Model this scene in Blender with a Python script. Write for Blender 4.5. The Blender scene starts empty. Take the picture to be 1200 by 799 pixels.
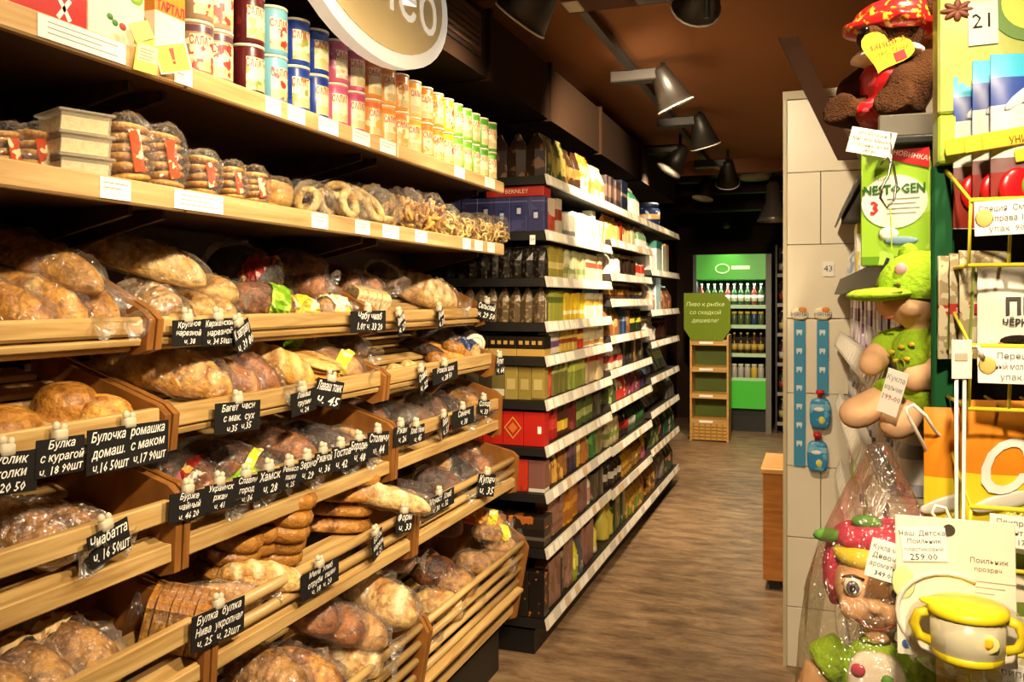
import bpy, math, random
from mathutils import Vector, Matrix, Euler, noise as mnoise
R = math.radians
rnd = random.Random(7)
scene = bpy.context.scene
col = scene.collection

# ------------------------------------------------------------------ camera
CAM_H = 1.5
TH = math.atan(0.36)
ST, CT = math.sin(TH), math.cos(TH)
cd = bpy.data.cameras.new('camera'); cam = bpy.data.objects.new('camera', cd); col.objects.link(cam)
cam.location = (0, 0, CAM_H); cam.rotation_euler = (R(90), 0, TH)
cd.sensor_width = 36; cd.lens = 30; cd.shift_y = -49.5 / 1200; cd.clip_start = 0.02
scene.camera = cam
# ------------------------------------------------------------------ world, exposure
w = bpy.data.worlds.new('world'); scene.world = w; w.use_nodes = True
w.node_tree.nodes['Background'].inputs[0].default_value = (0.9, 0.62, 0.36, 1)
w.node_tree.nodes['Background'].inputs[1].default_value = 0.02
vs = scene.view_settings
vs.view_transform = 'Standard'; vs.look = 'None'; vs.gamma = 1; vs.use_curve_mapping = False
vs.exposure = 0.62
WARM = (1.0, 0.80, 0.52)
# (x, y, z of the lamp mouth, aim point, watts, spot angle) - every one gets a fixture below, the added unseen ones too
TRACK_X = -0.9
LAMPS = [
    (-0.95, 2.72, 2.44, (-1.6, 2.85, 1.7), 20, 125),
    (-0.70, 4.45, 2.50, (0.1, 4.9, 0.6), 150, 95),
    (-0.70, 5.70, 2.50, (-0.3, 6.2, 0.8), 120, 95),
    (-1.06, 6.40, 2.46, (-1.50, 6.2, 1.75), 45, 100),
    (-0.72, 7.30, 2.46, (-0.9, 8.6, 0.8), 140, 95),
    (-1.05, 8.30, 2.46, (-1.3, 8.0, 1.0), 25, 90),
    (-0.45, 3.35, 2.63, (-1.2, 5.05, 1.8), 480, 72),
    (-0.80, 1.55, 2.46, (-1.45, 1.5, 1.45), 22, 115),
    (0.45, 0.30, 2.60, (-1.30, 1.5, 1.0), 150, 75),  # added unseen lamp, throws frontal light into the bread bins
    (0.45, 1.30, 2.60, (-1.25, 2.2, 0.9), 170, 75),  # added unseen lamp, fills the middle bread bins from the front
    (0.45, 2.40, 2.60, (-1.25, 3.2, 0.8), 150, 75),  # added unseen lamp, fills the last bread bins from the front
    (0.00, -0.50, 2.60, (0.22, 1.1, 0.95), 190, 60),  # added unseen lamp, brightens the bagged doll and low goods beside it
    (-0.40, 1.95, 2.60, (-0.02, 3.64, 1.35), 90, 85),  # added unseen lamp, brightens the tiled column
]

# ------------------------------------------------------------------ helpers
def lin(h):
    if not isinstance(h, str): return tuple(h)
    v = [int(h[i:i+2], 16) / 255 for i in (0, 2, 4)]
    return tuple(((c + 0.055) / 1.055) ** 2.4 if c > 0.04045 else c / 12.92 for c in v)
MATS = {}
def nd(nt, t, **kw):
    n = nt.nodes.new(t)
    for k, v in kw.items():
        if k == 'i':
            for a, b in v.items(): n.inputs[a].default_value = b
        else: setattr(n, k, v)
    return n
def newmat(key):
    m = bpy.data.materials.new(key); m.use_nodes = True; MATS[key] = m
    return m, m.node_tree, m.node_tree.nodes['Principled BSDF']
def rgba(h): return (*lin(h), 1)
def milky(key, h, clear=.5, rough=.3):
    """thin frosted plastic: part see-through, part soft white"""
    if key in MATS: return MATS[key]
    m, nt, b = newmat(key); b.inputs['Base Color'].default_value = rgba(h); b.inputs['Roughness'].default_value = rough
    b.inputs['Alpha'].default_value = 1 - clear; return m
def mat(h, rough=0.5, metal=0.0, var=0.0, scale=30.0, bump=0.0, emit=0.0, trans=0.0, coat=0.0):
    key = 'm_%s_%g_%g_%g_%g_%g_%g_%g_%g' % (h, rough, metal, var, scale, bump, emit, trans, coat)
    if key in MATS: return MATS[key]
    m, nt, b = newmat(key)
    b.inputs['Base Color'].default_value = rgba(h); b.inputs['Roughness'].default_value = rough
    b.inputs['Metallic'].default_value = metal
    if rough > .6: b.inputs['Specular IOR Level'].default_value = .15
    if trans: b.inputs['Transmission Weight'].default_value = trans
    if coat: b.inputs['Coat Weight'].default_value = coat; b.inputs['Coat Roughness'].default_value = 0.12
    if emit: b.inputs['Emission Color'].default_value = rgba(h); b.inputs['Emission Strength'].default_value = emit
    if var or bump:
        tc = nd(nt, 'ShaderNodeTexCoord'); n = nd(nt, 'ShaderNodeTexNoise', i={'Scale': scale, 'Detail': 4.0})
        nt.links.new(tc.outputs['Object'], n.inputs['Vector'])
        if var:
            mx = nd(nt, 'ShaderNodeMix', data_type='RGBA')
            c = lin(h); mx.inputs[6].default_value = (*[x * (1 - var) for x in c], 1)
            mx.inputs[7].default_value = (*[min(1, x * (1 + var)) for x in c], 1)
            nt.links.new(n.outputs['Fac'], mx.inputs[0]); nt.links.new(mx.outputs[2], b.inputs['Base Color'])
        if bump:
            bp = nd(nt, 'ShaderNodeBump', i={'Strength': bump, 'Distance': 0.01})
            nt.links.new(n.outputs['Fac'], bp.inputs['Height']); nt.links.new(bp.outputs[0], b.inputs['Normal'])
    return m
def ramp(nt, stops, interp='LINEAR'):
    r = nd(nt, 'ShaderNodeValToRGB'); r.color_ramp.interpolation = interp
    e = r.color_ramp.elements
    while len(e) < len(stops): e.new(0.5)
    for el, (p, h) in zip(e, stops): el.position = p; el.color = rgba(h)
    return r
def wood(key, dark, light, sc=(40, 3, 40), rough=0.45):
    if key in MATS: return MATS[key]
    m, nt, b = newmat(key)
    tc = nd(nt, 'ShaderNodeTexCoord'); mp = nd(nt, 'ShaderNodeMapping'); mp.inputs['Scale'].default_value = sc
    n = nd(nt, 'ShaderNodeTexNoise', i={'Scale': 1.0, 'Detail': 5.0, 'Distortion': 0.6})
    nt.links.new(tc.outputs['Object'], mp.inputs[0]); nt.links.new(mp.outputs[0], n.inputs['Vector'])
    r = ramp(nt, [(0.3, dark), (0.7, light)])
    nt.links.new(n.outputs['Fac'], r.inputs[0]); nt.links.new(r.outputs[0], b.inputs['Base Color'])
    b.inputs['Roughness'].default_value = rough
    bp = nd(nt, 'ShaderNodeBump', i={'Strength': 0.15, 'Distance': 0.004})
    nt.links.new(n.outputs['Fac'], bp.inputs['Height']); nt.links.new(bp.outputs[0], b.inputs['Normal'])
    return m
def crust(key, base, dark, pale, rough=0.55, scale=14):
    """baked crust: browning follows large noise, the vertex attribute 'tone' marks pale cuts in the loaf"""
    if key in MATS: return MATS[key]
    m, nt, b = newmat(key)
    tc = nd(nt, 'ShaderNodeTexCoord'); n = nd(nt, 'ShaderNodeTexNoise', i={'Scale': scale, 'Detail': 6.0, 'Roughness': 0.65})
    nt.links.new(tc.outputs['Object'], n.inputs['Vector'])
    r = ramp(nt, [(0.40, dark), (0.55, base)])
    nt.links.new(n.outputs['Fac'], r.inputs[0])
    n3 = nd(nt, 'ShaderNodeTexNoise', i={'Scale': 55.0, 'Detail': 5.0, 'Roughness': 0.7}); nt.links.new(tc.outputs['Object'], n3.inputs['Vector'])
    sp = ramp(nt, [(0.38, '8c8078'), (0.56, 'ffffff')]); nt.links.new(n3.outputs['Fac'], sp.inputs[0])
    mu = nd(nt, 'ShaderNodeMix', data_type='RGBA', blend_type='MULTIPLY'); mu.inputs[0].default_value = .15 if rough < .3 else .42
    nt.links.new(r.outputs[0], mu.inputs[6]); nt.links.new(sp.outputs[0], mu.inputs[7])
    at = nd(nt, 'ShaderNodeAttribute', attribute_name='tone')
    mx = nd(nt, 'ShaderNodeMix', data_type='RGBA'); mx.inputs[7].default_value = rgba(pale)
    nt.links.new(at.outputs['Fac'], mx.inputs[0]); nt.links.new(mu.outputs[2], mx.inputs[6]); nt.links.new(mx.outputs[2], b.inputs['Base Color'])
    b.inputs['Roughness'].default_value = rough
    n2 = nd(nt, 'ShaderNodeTexNoise', i={'Scale': 70.0, 'Detail': 5.0}); nt.links.new(tc.outputs['Object'], n2.inputs['Vector'])
    bp = nd(nt, 'ShaderNodeBump', i={'Strength': 1.0, 'Distance': 0.008})
    nt.links.new(n2.outputs['Fac'], bp.inputs['Height']); nt.links.new(bp.outputs[0], b.inputs['Normal'])
    return m
def film(key='film', tint='ffffff', clear=0.90, rough=0.18, fres=0.55, bump=1.0):
    """thin clear wrapping film: mostly see-through, glossy at grazing angles"""
    if key in MATS: return MATS[key]
    m, nt, b = newmat(key); nt.nodes.remove(b)
    out = [n for n in nt.nodes if n.type == 'OUTPUT_MATERIAL'][0]
    tr = nd(nt, 'ShaderNodeBsdfTransparent'); tr.inputs[0].default_value = rgba(tint)
    gl = nd(nt, 'ShaderNodeBsdfGlossy', i={'Roughness': rough}); gl.inputs[0].default_value = (1, 1, 1, 1)
    di = nd(nt, 'ShaderNodeBsdfDiffuse'); di.inputs[0].default_value = (0.8, 0.78, 0.74, 1)
    a = nd(nt, 'ShaderNodeMixShader'); a.inputs[0].default_value = 0.09
    nt.links.new(gl.outputs[0], a.inputs[1]); nt.links.new(di.outputs[0], a.inputs[2])
    lw = nd(nt, 'ShaderNodeFresnel', i={'IOR': 1.42})
    mr = nd(nt, 'ShaderNodeMapRange', i={'From Min': 0.0, 'From Max': 1.0, 'To Min': 1 - clear, 'To Max': fres})
    nt.links.new(lw.outputs[0], mr.inputs[0])
    mx = nd(nt, 'ShaderNodeMixShader'); nt.links.new(mr.outputs[0], mx.inputs[0])
    nt.links.new(tr.outputs[0], mx.inputs[1]); nt.links.new(a.outputs[0], mx.inputs[2]); nt.links.new(mx.outputs[0], out.inputs[0])
    tc = nd(nt, 'ShaderNodeTexCoord'); n = nd(nt, 'ShaderNodeTexNoise', i={'Scale': 45.0, 'Detail': 2.0, 'Distortion': 2.5})
    nt.links.new(tc.outputs['Object'], n.inputs['Vector'])
    bp = nd(nt, 'ShaderNodeBump', i={'Strength': bump, 'Distance': 0.012})
    nt.links.new(n.outputs['Fac'], bp.inputs['Height']); nt.links.new(bp.outputs[0], gl.inputs['Normal'])
    return m
def pmat(base, bands=(), blot=None, bscale=14.0, rough=0.35, thr=0.58):
    """printed packaging: flat bands across the height and a blotchy picture in a second colour"""
    key = 'p_%s_%s_%s_%g_%g' % (base, str(bands), blot, bscale, thr)
    if key in MATS: return MATS[key]
    m, nt, b = newmat(key)
    tc = nd(nt, 'ShaderNodeTexCoord'); sx = nd(nt, 'ShaderNodeSeparateXYZ'); nt.links.new(tc.outputs['Generated'], sx.inputs[0])
    stops = [(0.0, base)]
    for z0, z1, h in sorted(bands): stops += [(z0, h), (z1, base)]
    if len(stops) < 2: stops.append((1.0, base))
    r = ramp(nt, stops, 'CONSTANT'); nt.links.new(sx.outputs[2], r.inputs[0])
    outc = r.outputs[0]
    if blot:
        n = nd(nt, 'ShaderNodeTexNoise', i={'Scale': bscale, 'Detail': 2.0}); nt.links.new(tc.outputs['Object'], n.inputs['Vector'])
        oi = nd(nt, 'ShaderNodeObjectInfo'); ad = nd(nt, 'ShaderNodeVectorMath', operation='ADD')
        nt.links.new(tc.outputs['Object'], ad.inputs[0]); nt.links.new(oi.outputs['Random'], ad.inputs[1]); nt.links.new(ad.outputs[0], n.inputs['Vector'])
        gt = nd(nt, 'ShaderNodeMath', operation='GREATER_THAN'); gt.inputs[1].default_value = thr
        nt.links.new(n.outputs['Fac'], gt.inputs[0])
        mx = nd(nt, 'ShaderNodeMix', data_type='RGBA'); mx.inputs[7].default_value = rgba(blot)
        nt.links.new(gt.outputs[0], mx.inputs[0]); nt.links.new(outc, mx.inputs[6]); outc = mx.outputs[2]
    nt.links.new(outc, b.inputs['Base Color']); b.inputs['Roughness'].default_value = rough
    return m

class MB:
    def __init__(s): s.v = []; s.f = []; s.m = []; s.tone = {}
    def add(s, vs, fs, m=0, M=None):
        o = len(s.v)
        s.v += [tuple(M @ Vector(v)) if M else tuple(v) for v in vs]
        s.f += [tuple(i + o for i in f) for f in fs]; s.m += [m] * len(fs); return s
    def box(s, x0, x1, y0, y1, z0, z1, m=0, M=None):
        vs = [(x, y, z) for x in (x0, x1) for y in (y0, y1) for z in (z0, z1)]
        return s.add(vs, [(0, 1, 3, 2), (4, 6, 7, 5), (0, 4, 5, 1), (2, 3, 7, 6), (0, 2, 6, 4), (1, 5, 7, 3)], m, M)
    def cbox(s, x0, x1, y0, y1, z0, z1, c=0.003, m=0, M=None):
        """box with chamfered edges"""
        lo = (x0, y0, z0); hi = (x1, y1, z1); vs = []; idx = {}
        for sx in (0, 1):
            for sy in (0, 1):
                for sz in (0, 1):
                    g = (sx, sy, sz)
                    for a in range(3):
                        p = [hi[k] - c if g[k] else lo[k] + c for k in range(3)]
                        p[a] = hi[a] if g[a] else lo[a]
                        idx[(g, a)] = len(vs); vs.append(p)
        fs = []
        for a in range(3):
            b, d = (a + 1) % 3, (a + 2) % 3
            for sv in (0, 1):
                q = []
                for (i, j) in ((0, 0), (1, 0), (1, 1), (0, 1)):
                    g = [0, 0, 0]; g[a] = sv; g[b] = i; g[d] = j; q.append(idx[(tuple(g), a)])
                fs.append(tuple(q) if sv else tuple(reversed(q)))
            for i in (0, 1):
                for j in (0, 1):
                    g0 = [0, 0, 0]; g0[b] = i; g0[d] = j; g1 = list(g0); g1[a] = 1
                    q = (idx[(tuple(g0), b)], idx[(tuple(g1), b)], idx[(tuple(g1), d)], idx[(tuple(g0), d)])
                    fs.append(q if (i == j) == False else tuple(reversed(q)))
        for g in [(i, j, k) for i in (0, 1) for j in (0, 1) for k in (0, 1)]:
            q = tuple(idx[(g, a)] for a in range(3)); fs.append(q if sum(g) % 2 == 1 else tuple(reversed(q)))
        return s.add(vs, fs, m, M)
    def prism(s, poly, a, b, axis='y', m=0, M=None):
        n = len(poly)
        mk = {'y': lambda p, t: (p[0], t, p[1]), 'x': lambda p, t: (t, p[0], p[1]), 'z': lambda p, t: (p[0], p[1], t)}[axis]
        vs = [mk(p, a) for p in poly] + [mk(p, b) for p in poly]
        fs = [tuple(range(n)), tuple(range(2 * n - 1, n - 1, -1))] + [(i, n + i, n + (i + 1) % n, (i + 1) % n) for i in range(n)]
        return s.add(vs, fs, m, M)
    def tube(s, pts, r, n=6, m=0, M=None, closed=False):
        pts = [Vector(p) for p in pts]; k = len(pts); rr = r if isinstance(r, (list, tuple)) else [r] * k
        vs = []; up = None
        for i, p in enumerate(pts):
            if closed: t = pts[(i + 1) % k] - pts[i - 1]
            else: t = pts[min(i + 1, k - 1)] - pts[max(i - 1, 0)]
            t.normalize()
            if up is None: up = Vector((0, 0, 1)) if abs(t.z) < 0.9 else Vector((1, 0, 0))
            a = up - t * up.dot(t)
            if a.length < 1e-6: a = t.orthogonal()
            a.normalize(); up = a; b = t.cross(a)
            for j in range(n):
                q = 2 * math.pi * j / n; vs.append(p + (a * math.cos(q) + b * math.sin(q)) * rr[i])
        fs = []
        for i in range(k if closed else k - 1):
            for j in range(n):
                i2 = (i + 1) % k; fs.append((i * n + j, i * n + (j + 1) % n, i2 * n + (j + 1) % n, i2 * n + j))
        if not closed: fs += [tuple(reversed(range(n))), tuple(range((k - 1) * n, k * n))]
        return s.add(vs, fs, m, M)
    def lathe(s, prof, n=16, m=0, M=None):
        vs = [(r * math.cos(2 * math.pi * j / n), r * math.sin(2 * math.pi * j / n), z) for r, z in prof for j in range(n)]
        k = len(prof)
        fs = [(i * n + j, i * n + (j + 1) % n, (i + 1) * n + (j + 1) % n, (i + 1) * n + j) for i in range(k - 1) for j in range(n)]
        if prof[0][0] > 1e-5: fs.append(tuple(reversed(range(n))))
        if prof[-1][0] > 1e-5: fs.append(tuple(range((k - 1) * n, k * n)))
        return s.add(vs, fs, m, M)
    def ell(s, c, r, n=12, k=8, m=0, M=None, e=1.0, jit=0.0, seed=0):
        """ellipsoid, optional superellipse exponent and noise"""
        vs = []; 
        def sp(x): return math.copysign(abs(x) ** e, x)
        for i in range(k + 1):
            ph = -math.pi / 2 + math.pi * i / k
            for j in range(n):
                t = 2 * math.pi * j / n
                d = Vector((sp(math.cos(ph)) * sp(math.cos(t)), sp(math.cos(ph)) * sp(math.sin(t)), sp(math.sin(ph))))
                if jit: d = d * (1 + jit * mnoise.noise(d * 2.2 + Vector((seed * 3.1, 0, 0))))
                vs.append((c[0] + r[0] * d.x, c[1] + r[1] * d.y, c[2] + r[2] * d.z))
        fs = [(i * n + j, i * n + (j + 1) % n, (i + 1) * n + (j + 1) % n, (i + 1) * n + j) for i in range(k) for j in range(n)]
        return s.add(vs, fs, m, M)
    def mesh(s, name, mats, smooth=False):
        me = bpy.data.meshes.new(name); me.from_pydata(s.v, [], s.f)
        for m in (mats if isinstance(mats, (list, tuple)) else [mats]): me.materials.append(m)
        me.polygons.foreach_set('material_index', s.m)
        if smooth: me.polygons.foreach_set('use_smooth', [True] * len(s.f))
        if s.tone:
            at = me.attributes.new('tone', 'FLOAT', 'POINT')
            at.data.foreach_set('value', [s.tone.get(i, 0.0) for i in range(len(s.v))])
        me.validate(); me.update(); return me
    def obj(s, name, mats, parent=None, smooth=False, loc=None, rot=None):
        return ob(name, s.mesh(name, mats, smooth), parent, loc, rot)
def ob(name, me, parent=None, loc=None, rot=None):
    o = bpy.data.objects.new(name, me); col.objects.link(o)
    if parent: o.parent = parent
    if loc: o.location = loc
    if rot: o.rotation_euler = rot
    return o
def tag(o, label=None, cat=None, group=None, kind=None):
    if label: o['label'] = label
    if cat: o['category'] = cat
    if group: o['group'] = group
    if kind: o['kind'] = kind
    return o
def thing(name, label, cat, group=None, loc=(0, 0, 0), rot=(0, 0, 0)):
    return tag(ob(name, None, None, loc, rot), label, cat, group)
def struct(name, mb, m, parent=None, smooth=False):
    o = mb.obj(name, m, parent, smooth)
    if not parent: o['kind'] = 'structure'
    return o
def Yat(px, X):
    """distance down the aisle of a point seen in image column px, X metres off the camera's line"""
    k = (px - 600) / 1000; return -X * (CT + k * ST) / (ST - k * CT)
def Zat(py, X, Y): return CAM_H - (py - 350) / 1000 * (-X * ST + Y * CT)
def at(px, py, X):
    Y = Yat(px, X); return Vector((X, Y, Zat(py, X, Y)))
def atY(px, py, Y):
    k = (px - 600) / 1000; d = Y / (k * ST + CT); return atd(px, py, d)
def atd(px, py, d):
    u = (px - 600) / 1000 * d
    return Vector((u * CT - d * ST, u * ST + d * CT, CAM_H - (py - 350) / 1000 * d))
TXT = {}
def text_mesh(s, size=0.02, m=None, align='CENTER', shear=0.0, line=1.0, bold=0.0):
    key = (s, size, m.name if m else '', align, shear, line, bold)
    if key in TXT: return TXT[key]
    cu = bpy.data.curves.new('lettering', 'FONT'); cu.body = s; cu.size = size; cu.align_x = align; cu.align_y = 'CENTER'
    cu.shear = shear; cu.space_line = line; cu.resolution_u = 1; cu.offset = bold
    o = bpy.data.objects.new('lettering_tmp', cu); col.objects.link(o)
    dg = bpy.context.evaluated_depsgraph_get()
    me = bpy.data.meshes.new_from_object(o.evaluated_get(dg)); me.name = 'lettering'
    bpy.data.objects.remove(o); bpy.data.curves.remove(cu)
    me.materials.clear()
    if m: me.materials.append(m)
    TXT[key] = me; return me
# text lies in local XY, facing +Z; these turn it to face along an axis
FACE_PX = (R(90), 0, R(90)); FACE_MY = (R(90), 0, 0)
def lettering(s, size, m, parent, loc, rot=FACE_PX, fit=None, **kw):
    me = text_mesh(s, size, m, **kw); o = ob('lettering', me, parent, loc, rot)
    if fit:
        xs = [v.co.x for v in me.vertices]; ys = [v.co.y for v in me.vertices]
        if xs:
            w0 = max(xs) - min(xs); h0 = max(ys) - min(ys)
            o.scale = (min(1.0, fit[0] / w0) if w0 else 1, min(1.0, fit[1] / h0) if h0 else 1, 1)
    return o
# ------------------------------------------------------------------ room shell
PINE = wood('pine', 'a07a42', 'cdab70', (60, 4, 60), 0.4)
BEECH = wood('beech', 'b08856', 'd8b680', (50, 3, 50), 0.4)
PANEL = wood('panel_wood', '70431a', '9c662c', (14, 40, 5), 0.38)
DARKW = wood('dark_wood', '2e1a0c', '4a2d16', (30, 3, 30), 0.5)
BLACK = mat('0b0a09', 0.45); BLACKM = mat('17130f', 0.5, var=0.2, scale=8)
WHITE = mat('efeae0', 0.5); PAPER = mat('f2eee4', 0.7); CHROME = mat('b8b4ac', 0.25, 1.0)

def floor_mat():
    m, nt, b = newmat('floor_vinyl')
    tc = nd(nt, 'ShaderNodeTexCoord'); mp = nd(nt, 'ShaderNodeMapping'); mp.inputs['Scale'].default_value = (2.6, 7.5, 1)
    n = nd(nt, 'ShaderNodeTexNoise', i={'Scale': 1.7, 'Detail': 9.0, 'Roughness': 0.74, 'Distortion': 0.35})
    nt.links.new(tc.outputs['Object'], mp.inputs[0]); nt.links.new(mp.outputs[0], n.inputs['Vector'])
    r = ramp(nt, [(0.30, '4c3a29'), (0.44, '735940'), (0.56, '8f7355'), (0.72, 'a58a67')])
    nt.links.new(n.outputs['Fac'], r.inputs[0]); nt.links.new(r.outputs[0], b.inputs['Base Color'])
    b.inputs['Roughness'].default_value = 0.42
    bp = nd(nt, 'ShaderNodeBump', i={'Strength': 0.12, 'Distance': 0.003}); nt.links.new(n.outputs['Fac'], bp.inputs['Height']); nt.links.new(bp.outputs[0], b.inputs['Normal'])
    return m
struct('floor', MB().box(-1.8, 2.8, -1.8, 11, -0.05, 0), floor_mat())
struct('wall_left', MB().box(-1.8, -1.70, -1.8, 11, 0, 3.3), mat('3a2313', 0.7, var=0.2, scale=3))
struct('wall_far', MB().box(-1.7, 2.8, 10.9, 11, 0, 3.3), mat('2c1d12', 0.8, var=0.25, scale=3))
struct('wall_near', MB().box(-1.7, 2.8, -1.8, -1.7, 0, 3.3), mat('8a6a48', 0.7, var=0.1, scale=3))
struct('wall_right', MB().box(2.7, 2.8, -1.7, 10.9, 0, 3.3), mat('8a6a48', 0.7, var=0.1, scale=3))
CEIL = mat('8c5c3a', 0.75, var=0.08, scale=2)
struct('ceiling', MB().box(-1.7, 2.7, -1.7, 7.8, 2.74, 2.80).box(-1.7, 2.7, 7.8, 7.86, 2.62, 2.8).box(-1.7, 2.7, 7.86, 10.9, 3.0, 3.06), CEIL)
struct('trim_1', MB().box(-0.95, 2.7, 3.0, 3.35, 2.66, 2.74), mat('55301c', 0.7, var=0.1, scale=3))
# boxed air duct over the left shelves with a grille and seams
duct = tag(ob('air_duct', None), kind='structure')
MB().box(-1.70, -1.22, -1.6, 7.7, 2.36, 2.62).box(-1.70, -1.4, -1.6, 7.7, 2.62, 2.74).obj('duct_casing', mat('2c1b0e', 0.9, var=0.15, scale=4), duct)
for y in (2.2, 3.1, 3.9, 4.9, 6.1): MB().box(-1.70, -1.205, y, y + 0.025, 2.35, 2.632).obj('duct_seam', mat('301e10', 0.9), duct)
g = MB().box(-1.222, -1.212, 2.66, 3.02, 2.42, 2.585).obj('vent_grille', mat('241710', 0.5), duct)
for i in range(6): MB().box(-1.213, -1.203, 2.68, 3.0, 2.435 + i * 0.025, 2.445 + i * 0.025).obj('slat', mat('4a3220', 0.5), g)
# pipes in the dark far ceiling
for i, (y, z, r) in enumerate(((8.3, 2.72, 0.05), (8.9, 2.6, 0.04), (9.5, 2.5, 0.06), (9.0, 2.85, 0.05))):
    o = MB().tube([(-1.7, y, z), (2.7, y, z)], r, 8).obj('ceiling_pipe', mat('2a1c12', 0.5), None, True)
    tag(o, ['thin brown pipe across the far dark ceiling', 'narrow dark pipe hung below the far ceiling', 'thickest low pipe before the far wall', 'high pipe close to the far ceiling'][i], 'pipe')

# ------------------------------------------------------------------ track lighting
tr = thing('lighting_track', 'black ceiling track with white end block over grocery shelves', 'light track', None, (TRACK_X - 0.02, 3.3, 2.70))
MB().box(-0.018, 0.018, 0, 5.4, -0.018, 0.018).obj('rail', BLACKM, tr)
MB().cbox(-0.035, 0.035, -0.09, 0.03, -0.045, 0.035, 0.006).obj('end_block', mat('cfc6b6', 0.5), tr)
for y in (0.6, 2.4, 4.2): MB().box(-0.01, 0.01, y, y + 0.02, 0.018, 0.04).obj('hanger', BLACKM, tr)
tr2 = thing('lighting_track', 'black ceiling track over the baby goods shelving, added out of view', 'light track', None, (0.47, -0.6, 2.715))  # unseen track, added to carry the lamps that light the bread bins
MB().box(-0.018, 0.018, 0, 3.4, -0.018, 0.018).obj('rail', BLACKM, tr2); MB().box(-0.01, 0.01, 1.2, 1.22, 0.018, 0.04).obj('hanger', BLACKM, tr2)
shade = MB().lathe([(0.036, 0.215), (0.045, 0.20), (0.098, 0.0), (0.094, 0.0), (0.043, 0.19), (0.0, 0.19)], 20).mesh('lamp_shade', mat('1d1712', 0.45, var=0.1), True)
rim = MB().lathe([(0.096, 0.004), (0.101, 0.002), (0.101, -0.003), (0.094, -0.003), (0.094, 0.004)], 20).mesh('rim', mat('d8d0c2', 0.35), True)
bulb = MB().lathe([(0.0, 0.07), (0.05, 0.075), (0.052, 0.1), (0.0, 0.12)], 14).mesh('bulb', mat('fff0d0', 0.5, emit=9.0), True)
gear = MB().cbox(-0.27, -0.01, -0.045, 0.045, -0.03, 0.03, 0.006).mesh('gear_box', mat('221a14', 0.5))
stem = MB().tube([(0, 0, -0.05), (0, 0, 0.13)], 0.012, 8).mesh('stem', BLACKM, True)
for i, (x, y, z, aim, watt, ang) in enumerate(LAMPS):
    d = (Vector(aim) - Vector((x, y, z))).normalized(); q = d.to_track_quat('-Z', 'Y').to_euler()
    top = Vector((x, y, z)) - d * 0.16
    t = thing('track_spotlight', 'black track spotlight with conical shade and flat gear box, among seen and added ceiling lamps', 'spotlight', 'spotlights on the ceiling tracks', (top.x, top.y, min(top.z + 0.03, 2.66)))  # same fixture for the seen lamps and the added unseen ones
    ob('gear_box', gear, t, (0, 0, 0)); ob('stem', stem, t, (0, 0, -0.02 if top.z < 2.6 else -0.07))
    off = Vector((x, y, z)) - t.location
    s = ob('lamp_shade', shade, t, off, q); ob('rim', rim, s); ob('bulb', bulb, s)
    L = bpy.data.lights.new('spot', 'SPOT'); L.energy = watt; L.color = WARM; L.spot_size = R(ang); L.spot_blend = 0.7; L.shadow_soft_size = 0.06
    lo = ob('spot', L, t, off + d * 0.01, q)

# pendant and round fitting far down the shop
p = thing('pendant_lamp', 'grey metal dome pendant lamp hanging before the far shelves', 'pendant lamp', None, tuple(atd(906, 240, 8.2)))
MB().lathe([(0.02, 0.24), (0.06, 0.2), (0.075, 0.03), (0.14, -0.12), (0.155, -0.16), (0.15, -0.16), (0.135, -0.12), (0.07, 0.02), (0, 0.18)], 18).obj('lamp_shade', mat('8d857a', 0.3, 0.6), p, True)
MB().tube([(0, 0, 0.2), (0, 0, 0.62)], 0.008, 6).obj('cord', BLACK, p)
MB().ell((0, 0, -0.06), (0.045, 0.045, 0.07)).obj('bulb', mat('d9cbb0', 0.3), p, True)
o = MB().lathe([(0.0, -0.035), (0.14, -0.03), (0.16, 0.0), (0.16, 0.03), (0, 0.03)], 20).obj('ceiling_light', mat('c9bda6', 0.4), None, True, tuple(atd(884, 207, 8.6)))
tag(o, 'round flat whitish ceiling fitting beyond the brown ceiling', 'ceiling light')

# ------------------------------------------------------------------ bread racks
BY = [0.47, 1.40, 2.32, 3.25]
XB = -1.62
ROWS = {  # front x, slat height at the front, slope, side panel top front, front rails
    1: dict(xf=-1.29, z=1.412, sl=0.36, top=1.478, bot=1.385, rails=[('b', 1.424, 1.463, 0), ('b', 1.392, 1.410, -0.03)]),
    2: dict(xf=-1.25, z=1.225, sl=0.34, top=1.285, bot=1.18, rails=[('b', 1.235, 1.280, 0)]),
    3: dict(xf=-1.22, z=1.000, sl=0.34, top=1.125, bot=0.94, rails=[('b', 1.055, 1.097, 0), ('b', 0.972, 1.010, 0)]),
    4: dict(xf=-1.15, z=0.775, sl=0.30, top=0.885, bot=0.715, rails=[('d', 0.853, 0.013, 0), ('d', 0.808, 0.013, 0), ('b', 0.745, 0.778, 0)]),
    5: dict(xf=-1.107, z=0.335, sl=0.26, top=0.545, bot=0.20, rails=[('d', 0.522, 0.012, 0), ('d', 0.470, 0.012, -0.006), ('d', 0.418, 0.012, -0.014), ('d', 0.366, 0.012, -0.022), ('d', 0.314, 0.012, -0.032), ('b', 0.235, 0.275, -0.05)]),
}
def slatz(row, s): return ROWS[row]['z'] + 0.012 + s * ROWS[row]['sl']
RACKLAB = ['wooden bread rack with flat plank bin fronts and a nearly empty bun bin',
           'wooden bread rack with two shelves over sloping bins, the one between two other racks',
           'wooden bread rack whose slatted bins end beside the grocery shelves']
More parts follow.
